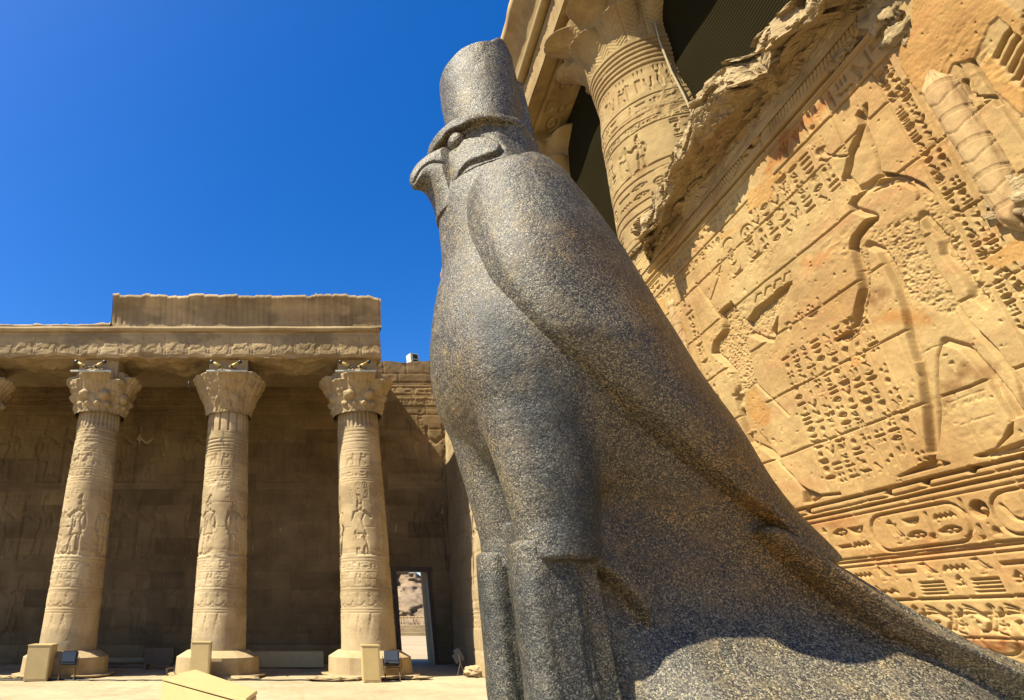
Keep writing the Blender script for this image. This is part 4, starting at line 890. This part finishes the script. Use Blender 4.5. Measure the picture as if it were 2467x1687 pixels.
    bm = bmesh.new(); box(bm, -.55, .55, -.66, .6, 7.4, 8.0, .01); bm_link('abacus', bm, M['court_plain'], t)
    return t
M['court_plain'] = sandstone('court_sandstone_plain', (.53, .40, .225), (.38, .27, .135), (.26, .165, .08), .9, False)
XC = [-9.15, -5.42, -1.74, 1.93]
colonnade_column(XC[0], 'colonnade column cut off by the left edge, only its flaring capital showing', 20, 1)
colonnade_column(XC[1], 'leaning looking carved column with a lobed floral capital, leftmost full column of the colonnade', 21, 1)
colonnade_column(XC[2], 'carved column with a chipped plain bell capital, between two floral columns', 22, 2)
colonnade_column(XC[3], 'carved column with scalloped floral capital, beside the open doorway', 23, 1)
# entablature
ce = thing('colonnade_entablature', 'sandstone architrave and broken cornice carried by the colonnade columns', 'architrave', (-2, 15.6, 8))
CO = np.array([-2, 15.6, 8.]); XR, XL, XCOR = 2.62, -13., -5.2
AR = Relief(np.arange(XL, XR, .026), np.arange(7.98, 8.84, .02), 9); AR.fade = .55
for k, x in enumerate(np.arange(XL, XR, .62)):
    AR.figure(x, 8.10, .52, .035, k % 2 == 0, .02); AR.sign(AR.r.choice(['bird', 'horn', 'basket', 'snake', 'lion']), x+.28, 8.14, .3, .3, .02, .025)
for z in (8.06, 8.70): AR.line(XL, z, XR, z, .018, .02)
for x in (-8.3, -4.9, -2.9, -1.05, .9): AR.line(x, 7.98, x, 8.84, .012, .02)
AR.h += .009*fbm(AR.A*2, AR.B*3, 3, 4)+.005*fbm(AR.A*9, AR.B*9, 3, 2)
AR.h -= .05*sstep(8.12, 7.98, AR.B+.06*fbm(AR.A*3, 0, 0, 3))
at_ = (1-.30*sstep(.05, .55, fbm(AR.A*1.0, AR.B*2.2, 3, 4)))[..., None]*np.array([1, .97, .9])
link('architrave_face', to_mesh_plane(AR, lambda A, B, H: (A-CO[0], 15.40-H-CO[1], B-CO[2]), 'architrave_face', at_), M['court'], ce, True)
# soffit, rough from long wear
xs_, ys_ = np.arange(XL, XR, .05), np.arange(15.36, 16.9, .05); A, B = np.meshgrid(xs_, ys_, indexing='ij')
bay = np.min([np.abs(A-x) for x in XC], 0); Hs = .16*sstep(.55, .9, bay)*(.5+.5*fbm(A*1.6, B*1.6, 2, 3))*sstep(15.36, 15.6, B)+.05*fbm(A*3, B*3, 5, 4)
link('soffit', np_mesh('soffit', np.stack([A-CO[0], B-CO[1], 7.98+np.clip(Hs, -.06, .3)-CO[2]], -1).reshape(-1, 3), grid_quads(*A.shape, True)), M['soffit'] if 'soffit' in M else M['court_plain'], ce, True)
bm = bmesh.new(); box(bm, XL-CO[0], XR-CO[0]-.002, 15.5-CO[1], 16.85-CO[1], 8.3-CO[2], 8.84-CO[2]); bm_link('beam', bm, M['court_plain'], ce)
bm = bmesh.new(); tube(bm, [(x-CO[0], 15.37-CO[1]+.01*math.sin(x*3), 8.87-CO[2]) for x in np.arange(XL, XR+.05, .3)], .075, 12); bm_link('torus_moulding', bm, M['court_plain'], ce, True)
def cornice_prof(x):
    tp = 9.93+.05*float(facets(x*1.1, 0, 5))+.03*float(facets(x*3.7, 2, 2)); q = np.linspace(0, 1, 26)
    if x > XR-.35: tp -= .35*max(0, x-(XR-.35))
    lip = .17+.02*float(fbm(x*2, 3, 3, 3)); f1 = [(.0+lip*a**2.2, 8.94+(tp-.13-8.94)*a) for a in q]
    return f1+[(lip+.02, tp-.10), (lip+.0, tp), (lip-.25, tp+.015), (-.4, tp+.04), (-1.1, tp+.02)]
CX = np.arange(XCOR, XR+.06, .03); P = np.array([cornice_prof(x) for x in CX]); T = np.repeat(CX[:, None], P.shape[1], 1)
dd = .006*fbm(T*3, P[..., 1]*3, 1, 3); k = ((T*1.9) % 1); band = (np.abs(((T/.16) % 1)-.5) < .09)*(np.abs(((T/2.2) % 1)-.5) < .36)*sstep(9.0, 9.05, P[..., 1])*sstep(9.85, 9.8, P[..., 1]); dd = dd-.02*band
V = np.stack([T-CO[0], 15.40-P[..., 0]-dd-CO[1], P[..., 1]-CO[2]], -1)
st_ = (1-.30*sstep(.0, .5, fbm(T*1.1, P[..., 1]*1.6, 4, 4))-.12*sstep(.1, .6, fbm(T*5, P[..., 1]*.9, 8, 3)))[..., None]*np.array([1, .96, .88])
co = link('cornice', np_mesh('cornice', V.reshape(-1, 3), grid_quads(*T.shape), st_), M['court'], ce, True)
for i, x in ((0, XCOR), (-1, CX[-1])):
    bm = bmesh.new(); vs = [bm.verts.new((x-CO[0], 15.40-p[0]-CO[1], p[1]-CO[2])) for p in P[i]]; vs.append(bm.verts.new((x-CO[0], 15.4+1.1-CO[1], 8.9-CO[2]))); bm.faces.new(vs)
    bm_link('cornice_end', bm, M['court_plain'], ce)
# the low broken stretch on the left
def low_prof(x):
    tp = 9.02+.05*float(facets(x*1.2, 0, 8))+.04*float(facets(x*4, 6, 4)); return [(-.05, 8.84), (.02, 8.93), (.06, 8.95), (.07, 9.0), (.05, tp), (-.1, tp+.05), (-.6, tp+.09), (-1.2, tp+.1)]
strip_sheet('broken_top', np.arange(XL, XCOR+.02, .05), low_prof, M['court_plain'], ce, lambda T, A, Z: (T-CO[0], 15.4-A-CO[1], Z-CO[2]))
bm = bmesh.new(); vs = box(bm, -34-CO[0], XR-.05-CO[0], 16.0-CO[1], 20.3-CO[1], 8.86-CO[2], 9.05-CO[2]); box(bm, -34-CO[0], XL-.01-CO[0], 15.4-CO[1], 16.85-CO[1], 7.98-CO[2], 8.84-CO[2])
vs2 = box(bm, XCOR+.1-CO[0], XR-.02-CO[0], 16.5-CO[1], 20.3-CO[1], 9.05-CO[2], 9.72-CO[2])
for v_ in bm.verts:
    if v_.co.x > XR-.3-CO[0]: v_.co.x += WM*(v_.co.y+CO[1]-15.4)
bm_link('ceiling_slabs', bm, M['court_plain'], ce)

# ---------------------------------------------------------------- perimeter wall with its doorway
pw = thing('perimeter_wall', 'tall block-built court wall with carved panels and a doorway, behind the colonnade', 'wall', (-2, 20, 0))
DX0, DX1, DZ = 3.32, 4.38, 2.66
ST = .035
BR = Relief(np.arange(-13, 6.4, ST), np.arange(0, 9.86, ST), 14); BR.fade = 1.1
blocks(BR, list(np.arange(0, 10.4, .52)), .8, 1.7, .02, .022, 5)
for z in (9.02, 8.94, 8.55, 8.48, 8.1, 8.02, 5.3, 5.22, 2.9, 2.8): BR.line(-13, z, 6.4, z, .03, .02)
BR.row(-13, 6.4, 8.58, 8.9, .025, .022); BR.row(-13, 6.4, 8.15, 8.44, .025, .022)
for k, x in enumerate(np.arange(-12.6, 6, 1.25)):
    BR.figure(x, 5.45, 2.0, .045, k % 2 == 0, .04, True, 2); BR.figure(x+.3, 2.98, 1.9, .045, k % 3 == 0, .04, True, 2)
    BR.column(x+.85, x+1.05, 5.4, 8.0, .02, .02); BR.column(x+1.08, x+1.25, 3.1, 5.1, .02, .02)
    BR.figure(x, .8, 1.6, .035, k % 2 == 1, .03)
BR.h += .014*fbm(BR.A*1.2, BR.B*1.2, 0, 4)+.006*fbm(BR.A*6, BR.B*6, 0, 2)
ed = sstep(9.86, 9.6, BR.B+.12*fbm(BR.A*1.4, 0, 2, 3)); 
cellt = vnoise(np.floor(BR.A/1.1+np.floor(BR.B/.52)*.5)*3.7, np.floor(BR.B/.52)*2.3, 4.5)
bt = (1+.34*cellt+.12*fbm(BR.A*.8, BR.B*.8, 3, 4))[..., None]*np.array([1, .97, .92])
Q = grid_quads(*BR.h.shape); ctr = BR.A.ravel()[Q].mean(1), BR.B.ravel()[Q].mean(1)
Q = Q[~((ctr[0] > DX0) & (ctr[0] < DX1) & (ctr[1] < DZ))]
Zt = BR.B+(BR.B > 9.80)*.05*fbm(BR.A*1.7, 0, 2, 3)
V = np.stack([BR.A+2, -BR.h, Zt], -1).reshape(-1, 3)
M['back'] = sandstone('shade_darkened_sandstone', (.30, .21, .105), (.20, .135, .065), (.17, .10, .05), .5, True)  # base colour darkened to put the colonnade's shade into this wall
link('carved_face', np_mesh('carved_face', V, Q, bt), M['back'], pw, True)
bm = bmesh.new()
box(bm, -11, DX0+2, .06, 1.2, 0, 9.8); box(bm, DX1+2, 8.6, .06, 1.2, 0, 9.8); box(bm, DX0+2+.002, DX1+2-.002, .06, 1.2, DZ, 9.8)
bm_link('core', bm, M['back_plain'] if 'back_plain' in M else M['court_plain'], pw)
dr = thing('door_frame', 'dark timber frame lining the open doorway in the court wall', 'door frame', ((DX0+DX1)/2, 20, 0))
M['wood'] = plain('dark_timber', (.10, .055, .03), .6, 0, .4, 9, .004)
W2 = (DX1-DX0)/2
for nm, c_ in (('jamb', (-W2-.06, -W2+.05, -.06, .22, 0, DZ)), ('jamb', (W2-.05, W2+.06, -.06, .22, 0, DZ)), ('lintel', (-W2-.10, W2+.10, -.07, .24, DZ-.06, DZ+.08))):
    bm = bmesh.new(); box(bm, *c_, .006); bm_link(nm, bm, M['wood'], dr)
# projecting end pier of the facade, battered, closing the court's corner
def pier_x(y, z): return 2.96+WM*y+.072*z
PR = Relief(np.arange(14.2, 20.0, .03), np.arange(0, 9.84, .03), 31)
blocks(PR, list(np.arange(0, 10.4, .55)), .8, 1.6, .015, .02, 6)
PR.figure(15.0, 3.2, 2.2, .05, False, .03, True, 2); PR.figure(16.4, 3.2, 2.2, .05, True, .03); PR.column(17.4, 17.6, 1.6, 5, .02, .02); PR.column(14.9, 15.1, 1.6, 3, .02, .02)
for z in (1.45, 1.35, 1.05): PR.line(14.2, z, 20, z, .02, .02)
PR.row(14.2, 20, 1.08, 1.32, .02, .02)
PR.h += .02*fbm(PR.A*1.5, PR.B*1.5, 0, 4)
pier = thing('facade_pier', 'battered sandstone end pier with a sharply sunlit carved edge, beside the falcon\'s legs', 'wall', (4.6, 17, 0))
link('carved_face', to_mesh_plane(PR, lambda A, B, H: (pier_x(A, B)-H-4.6, A-17, B), 'carved_face', None, True), M['court_plain'], pier, True)
bm = bmesh.new(); vs = box(bm, -.2, 2.6, 14.2-17, 3.0, 0, 9.8)
for v_ in bm.verts:
    if v_.co.x < 0: v_.co.x = pier_x(v_.co.y+17, v_.co.z)+.03-4.6
bm_link('core', bm, M['court_plain'], pier)
# ---------------------------------------------------------------- ground
M['paving'] = sandstone('paving', (.52, .42, .27), (.42, .33, .20), (.34, .25, .14), .8, True)
M['sand'] = sandstone('sand', (.46, .36, .23), (.38, .29, .18), (.40, .27, .16), .25, False)
GR = Relief(np.arange(-14, 7, .045), np.arange(1.0, 21.2, .045), 40)
for yy in np.arange(1.2, 21.2, .95):
    GR.line(-14, yy, 7, yy+.03, .02, .016, .012)
    x = -14-GR.r.random()
    while x < 7: x += GR.r.uniform(.7, 2.2); GR.line(x, yy, x+.03, yy+.95, .02, .014)
GR.h += .012*fbm(GR.A*1.1, GR.B*1.1, 0, 4)+.004*fbm(GR.A*8, GR.B*8, 0, 2)
for k in range(26):
    x, y_ = GR.r.uniform(-12, 4), GR.r.uniform(10, 16.5); GR.poly([(x+.5*math.cos(a)*GR.r.uniform(.5, 1.2), y_+.25*math.sin(a)) for a in np.arange(0, 6.2, .6)], .012, .03)
ct = vnoise(np.floor(GR.A/1.4+np.floor((GR.B-1.2)/.95)*.6)*3.1, np.floor((GR.B-1.2)/.95)*1.7, 2.5)
gt = (1+.10*ct+.08*fbm(GR.A*.5, GR.B*.5, 3, 4))[..., None]*np.array([1, .985, .95])
o = link('court_paving', np_mesh('court_paving', np.stack([GR.A, GR.B, GR.h*.9+.0], -1).reshape(-1, 3), grid_quads(*GR.h.shape), gt), M['paving'], None, True); tag(o, kind='structure')
gx_ = np.concatenate([np.linspace(-900, -40, 12), np.linspace(-36, 60, 60), np.linspace(70, 900, 12)]); gy_ = np.concatenate([[-600, -100, -20], np.linspace(-10, 20, 12), np.linspace(21.3, 130, 70), np.linspace(150, 1800, 10)])
A, B = np.meshgrid(gx_, gy_, indexing='ij'); H = -.045-.70*sstep(22, 85, B)+.03*fbm(A*.2, B*.2, 0, 3)*sstep(21, 30, B)
o = link('ground', np_mesh('ground', np.stack([A, B, H], -1).reshape(-1, 3), grid_quads(*A.shape)), M['sand'], None, True); tag(o, kind='structure')
# eroded mud-brick mound beyond the doorway
M['mound'] = sandstone('mound_earth', (.34, .245, .155), (.15, .105, .07), (.26, .155, .085), .3, False)
mx, mz = np.arange(6, 62, .35), np.linspace(0, 1, 60); A, B = np.meshgrid(mx, mz, indexing='ij')
top = 9.7+.9*fbm(A*.09, 0, 4, 4); yy = 122+14*B**1.3+3.2*fbm(A*.16, B*2.6, 1, 5)+1.2*fbm(A*.6, B*8, 2, 3); yy = yy+1.3*np.abs(((B*5+.3*vnoise(A*.1, 0)) % 1)-.5)
zz = -.9+(top+.9)*B**.85+.5*fbm(A*.3, B*5, 7, 3)*B
o = link('mound_hill', np_mesh('mound_hill', np.stack([A, yy, zz], -1).reshape(-1, 3), grid_quads(*A.shape)), M['mound'], None, True); tag(o, kind='structure')
bm = bmesh.new()
for k in range(3): box(bm, 0, 26, k*.9, 8, k*.42, k*.42+.42)
o = bm_link('retaining_steps', bm, M['court_plain']); o.location = (10, 84, -.8); tag(o, 'low stepped stone terrace in front of the mound, seen through the doorway', 'steps')
# timber pergola on the terrace
M['pale_wood'] = plain('pale_timber', (.52, .36, .18), .7, 0, .25, 4)
pg = thing('pergola', 'pale timber pergola standing outside, seen through the doorway', 'pergola', (17.6, 92, .3))
for dx in (-1.5, .3, 2.0):
    for dy in (0, 2.2): bm = bmesh.new(); box(bm, dx-.08, dx+.08, dy-.08, dy+.08, -.9, 1.0, .01); bm_link('post', bm, M['pale_wood'], pg)
for dy in (0, 2.2): bm = bmesh.new(); box(bm, -2.2, 2.7, dy-.06, dy+.06, 1.0, 1.18, .01); bm_link('beam', bm, M['pale_wood'], pg)
for dx in np.arange(-2.1, 2.7, .5): bm = bmesh.new(); box(bm, dx-.04, dx+.04, -.5, 2.7, 1.18, 1.26); bm_link('rafter', bm, M['pale_wood'], pg)

# ---------------------------------------------------------------- things in the court
M['beige'] = plain('beige_painted_metal', (.60, .45, .20), .45, 0, .10, 5, .002)
M['black'] = plain('black_metal', (.025, .025, .027), .45, .2, .2, 20)
M['glass'] = plain('lamp_glass', (.05, .055, .065), .12, 0, .1, 8)
M['steel'] = plain('rusty_steel', (.22, .15, .09), .6, .5, .4, 30)
M['white'] = plain('white_tube', (.62, .62, .52), .5, 0, .1, 5)
M['brass'] = plain('brass_paint', (.50, .36, .10), .4, .3, .2, 12)
def cabinet(x, y, w_, d_, h, rz, label, group='beige cabinets at the column feet'):
    t = thing('lighting_cabinet', label, 'cabinet', (x, y, 0), rz, group)
    bm = bmesh.new(); box(bm, -w_/2, w_/2, -d_/2, d_/2, .0, h-.03, .006); bm_link('housing', bm, M['beige'], t)
    bm = bmesh.new(); box(bm, -w_/2-.012, w_/2+.012, -d_/2-.012, d_/2+.012, h-.03, h, .005); bm_link('lid', bm, M['beige'], t)
    bm = bmesh.new(); box(bm, -w_/2+.03, w_/2-.03, -d_/2-.006, -d_/2+.002, .04, h-.06, .002); bm_link('door_panel', bm, M['beige'], t)
cabinet(-5.62, 15.12, .50, .62, .72, .12, 'upright beige metal cabinet in front of the left full column, its right side shaded')
cabinet(-1.98, 14.95, .42, .35, .78, 0, 'upright beige metal cabinet before the middle column, partly behind the slanting box')
cabinet(1.78, 14.72, .38, .34, .72, 0, 'upright beige metal cabinet before the column beside the doorway')
bm = bmesh.new(); box(bm, -.95, .95, -.25, .25, .03, .42, .01); o = bm_link('beige_chest', bm, M['beige']); o.location = (-.02, 18.6, 0); tag(o, 'long low beige chest lying in the shade between the middle and right columns', 'chest')
bm = bmesh.new(); box(bm, -.85, .85, -.2, .2, .14, .24, .01); box(bm, -.8, -.66, -.18, .18, 0, .14); box(bm, .66, .8, -.18, .18, 0, .14); o = bm_link('low_bench', bm, M['court_plain']); o.location = (-4.75, 18.9, 0); tag(o, 'low slab bench in the deep shade right of the left full column', 'bench')
bm = bmesh.new(); box(bm, -.38, .38, -.15, .15, .0, .30, .01); o = bm_link('equipment_case', bm, M['court_plain']); o.location = (-2.0+3.05, 18.3, 0); o.location = (-.95-.35, 18.7, 0); tag(o, 'small pale case in the shade just right of the middle column', 'case')
bm = bmesh.new(); box(bm, -.40, .40, -.12, .12, .12, .52, .01); box(bm, -.36, -.30, -.1, .1, 0, .12); box(bm, .30, .36, -.1, .1, 0, .12); o = bm_link('information_board', bm, M['steel']); o.location = (-3.55, 18.2, 0); tag(o, 'dark board on short feet in the shade left of the middle column', 'board')
def floodlight(x, y, rz, tilt, label, sc=.85):
    t = thing('floodlight', label, 'floodlight', (x, y, 0), rz, 'black floodlights on the court floor')
    t.scale = (sc, sc, sc)
    mt = lambda v: (v[0], v[1]*math.cos(tilt)-v[2]*math.sin(tilt), v[1]*math.sin(tilt)+v[2]*math.cos(tilt)+.52)
    def tb(c_, bev=.008):
        bm = bmesh.new(); box(bm, *c_, bev)
        for v_ in bm.verts: v_.co = mt(v_.co)
        return bm
    bm_link('housing', tb((-.20, .20, -.07, .10, -.17, .17), .02), M['black'], t)
    bm_link('glass', tb((-.165, .165, -.082, -.068, -.09, .14), .004), M['glass'], t)
    bm_link('ballast_box', tb((-.15, .15, .10, .20, -.15, .08), .01), M['black'], t)
    bm = bmesh.new(); tube(bm, [(-.24, 0, .30), (-.24, .02, .55)], .012, 6); tube(bm, [(.24, 0, .30), (.24, .02, .55)], .012, 6); tube(bm, [(-.24, 0, .30), (.24, 0, .30)], .012, 6); bm_link('bracket', bm, M['steel'], t)
    for sx in (-.19, .19): bm = bmesh.new(); tube(bm, [(sx, -.10, 0), (sx, 0, .31)], .013, 6); tube(bm, [(sx, .12, 0), (sx, 0, .31)], .013, 6); bm_link('leg', bm, M['steel'], t)
floodlight(-4.95, 15.0, .1, -.15, 'black floodlight on thin legs, beside the shaded cabinet at the left full column')
floodlight(2.30, 15.05, -.2, -.35, 'tilted black floodlight right of the cabinet at the doorway-side column')
floodlight(4.15, 16.3, 1.35, -.5, 'narrow floodlight seen edge-on near the end pier, right of the doorway', .85)
# foreground box with a sloping lid
fb = thing('sloping_box', 'large beige metal box with a sloping lid in the foreground, cut by the bottom edge', 'box', (-.9, 7.3, 0))
A_, B_, C_, D_ = (-1.45, 7.65, .65), (-1.22, 8.70, .65), (-.32, 6.75, .60), (-.387, 6.07, .60)
def quadbox(q, z0, dz, grow, mat, name):
    bm = bmesh.new(); c_ = [sum(p[i] for p in q)/4 for i in (0, 1)]
    up = [bm.verts.new((c_[0]+(p[0]-c_[0])*(1+grow)+.9, c_[1]+(p[1]-c_[1])*(1+grow)-7.3, p[2]+dz)) for p in q]
    dn = [bm.verts.new((c_[0]+(p[0]-c_[0])*(1+grow)+.9, c_[1]+(p[1]-c_[1])*(1+grow)-7.3, (z0 if z0 is not None else p[2]-.035))) for p in q]
    bm.faces.new(up); bm.faces.new(dn[::-1])
    for k in range(4): bm.faces.new((up[k], up[(k+1) % 4], dn[(k+1) % 4], dn[k]))
    bmesh.ops.bevel(bm, geom=bm.edges[:], offset=.006, segments=2, affect='EDGES')
    return bm_link(name, bm, mat, fb)
quadbox((A_, B_, C_, D_), 0, -.045, -.015, M['beige'], 'housing'); quadbox((A_, B_, C_, D_), None, 0, .0, M['beige'], 'lid')
bm = bmesh.new(); tube(bm, [(A_[0]+.95, A_[1]-7.3+.1, .64), (A_[0]+.93, A_[1]-7.3+.1, .72), (A_[0]+.97, A_[1]-7.3+.35, .72), (A_[0]+.99, A_[1]-7.3+.35, .64)], .008, 6); bm_link('handle', bm, M['steel'], fb)
# spotlights on their white bars at the capitals
def spot_bar(x, label):
    t = thing('capital_light_bar', label, 'light bar', (x, 15.02, 7.42), 0, 'light bars fixed in front of the capitals')
    bm = bmesh.new(); box(bm, -.56, .56, -.03, .03, -.024, .024, .008); bm_link('bar', bm, M['white'], t)
    for sg, x0 in ((-1, -.28), (1, .22)):
        a = Vector((x0+sg*.16, -.06, .26)); b_ = Vector((x0-sg*.16, -.02, .10)); d = (b_-a).normalized()
        bm = bmesh.new(); tube(bm, [a+d*.05, b_], .042, 10); s_ = bm_link('spotlight', bm, M['brass'], t, True)
        bm = bmesh.new(); tube(bm, [a-d*.02, a+d*.07], .052, 10); bm_link('rim', bm, M['black'], s_, True)
        bm = bmesh.new(); tube(bm, [b_-d*.09, b_-d*.05], .050, 10); bm_link('clamp', bm, M['black'], s_, True)
    bm = bmesh.new(); tube(bm, [(-.15, 0, .03), (-.08, -.03, .10), (0, -.02, .12), (.1, -.03, .08), (.25, -.02, .06), (.4, .02, -.04)], .010, 6); bm_link('cable', bm, M['black'], t, True)
spot_bar(XC[1]-.02, 'white light bar with two brass spotlights on the left floral capital')
spot_bar(XC[2]+.02, 'white light bar with two brass spotlights on the plain bell capital')
spot_bar(XC[3]-.12, 'white light bar with two brass spotlights on the capital beside the doorway')
bm = bmesh.new(); tube(bm, [(0, 0, 0), (-.08, -.02, -.10), (-.07, 0, -.22), (.0, 0, -.30), (.05, 0, -.36), (.02, .0, -.40)], .012, 6); o = bm_link('loose_cable', bm, M['black'], None, True); o.location = (XC[2]-.98, 15.3, 7.30); tag(o, 'short loose cable dangling from the left rim of the plain bell capital', 'cable')
bm = bmesh.new(); tube(bm, [(x, 14.95+.03*math.sin(x*2.3), .012+.004*math.sin(x*9)) for x in np.arange(-8.5, 1.6, .25)], .014, 6); o = bm_link('floor_cable', bm, M['black'], None, True); tag(o, 'thin dark cable running along the pavement before the column bases', 'cable')
# loudspeaker on the wall top
sp_ = thing('roof_loudspeaker', 'small cream box with dark openings standing on top of the court wall', 'loudspeaker', (4.56, 20.2, 9.82), .35)
sp_.scale = (.62, .62, .72)
bm = bmesh.new(); box(bm, -.28, .28, -.25, .25, 0, .52, .02); bm_link('case', bm, M['white'], sp_)
for z0, z1 in ((.22, .46), (.06, .17)): bm = bmesh.new(); box(bm, -.12, .20, -.262, -.245, z0, z1, .003); bm_link('grille', bm, M['black'], sp_)
# pigeon on the architrave
bd = bmesh.new(); 
f_ = [(0, 0, .10), (.02, 0, .10), (.10, 0, .11), (.18, 0, .14), (.235, 0, .20), (.245, 0, .235)]
tube(bd, [(-.14, 0, .03), (-.06, 0, .06), (.02, 0, .10), (.10, 0, .13), (.15, 0, .17), (.17, 0, .215), (.185, 0, .235), (.23, 0, .232)], [.012, .035, .055, .052, .032, .026, .02, .003], 10)
tube(bd, [(.04, .015, 0), (.04, .015, .07)], .005, 5); tube(bd, [(.04, -.015, 0), (.04, -.015, .07)], .005, 5)
o = bm_link('pigeon', bd, plain('pigeon_feathers', (.07, .075, .09), .6, 0, .3, 30), None, True); px_, pz_ = at_y(1.0615*238, 1.0615*752, 15.5); o.location = (px_, 15.5, pz_-.06); o.rotation_euler = (0, .35, math.pi); tag(o, 'dark pigeon perched on the broken architrave beside the cornice', 'bird')
# stone blocks at the pier's foot and loose slabs at the column bases
for nm, (x, y, z), r, sd, sq, lb in (('stone_block', (4.45, 15.9, .10), .26, 3, (1.2, .8, .5), 'rough pale stone block at the foot of the end pier'), ('stone_slab', (1.0, 15.0, .04), .5, 4, (1.2, .5, .10), 'flat worn slab under the left side of the doorway-side column base'),
                                     ('stone_slab', (2.75, 15.3, .03), .4, 8, (1.1, .6, .10), 'flat worn slab right of the tilted floodlight'), ('stone_slab', (-6.55, 15.3, .03), .4, 6, (1.1, .5, .10), 'thin broken slab left of the leftmost cabinet'), ('stone_slab', (-1.1, 15.05, .03), .36, 5, (1.2, .5, .13), 'worn slab at the right of the middle column base')):
    o = lump(nm, (0, 0, 0), r, sd, M['court_plain'], None, sq, .2); o.location = (x, y, z); tag(o, lb, 'stone')
# plinth under the falcon
pt = thing('statue_plinth', 'weathered stone plinth under the granite falcon', 'plinth', (1.95, YS, 0))
bm = bmesh.new(); box(bm, -1.45, 1.5, -.55, .55, 0, .86, .02); bm_link('block', bm, M['court_plain'], pt)
bm = bmesh.new(); box(bm, -1.38, 1.45, -.48, .48, .86, .93, .015); bm_link('bedding_slab', bm, M['mortar'], pt)
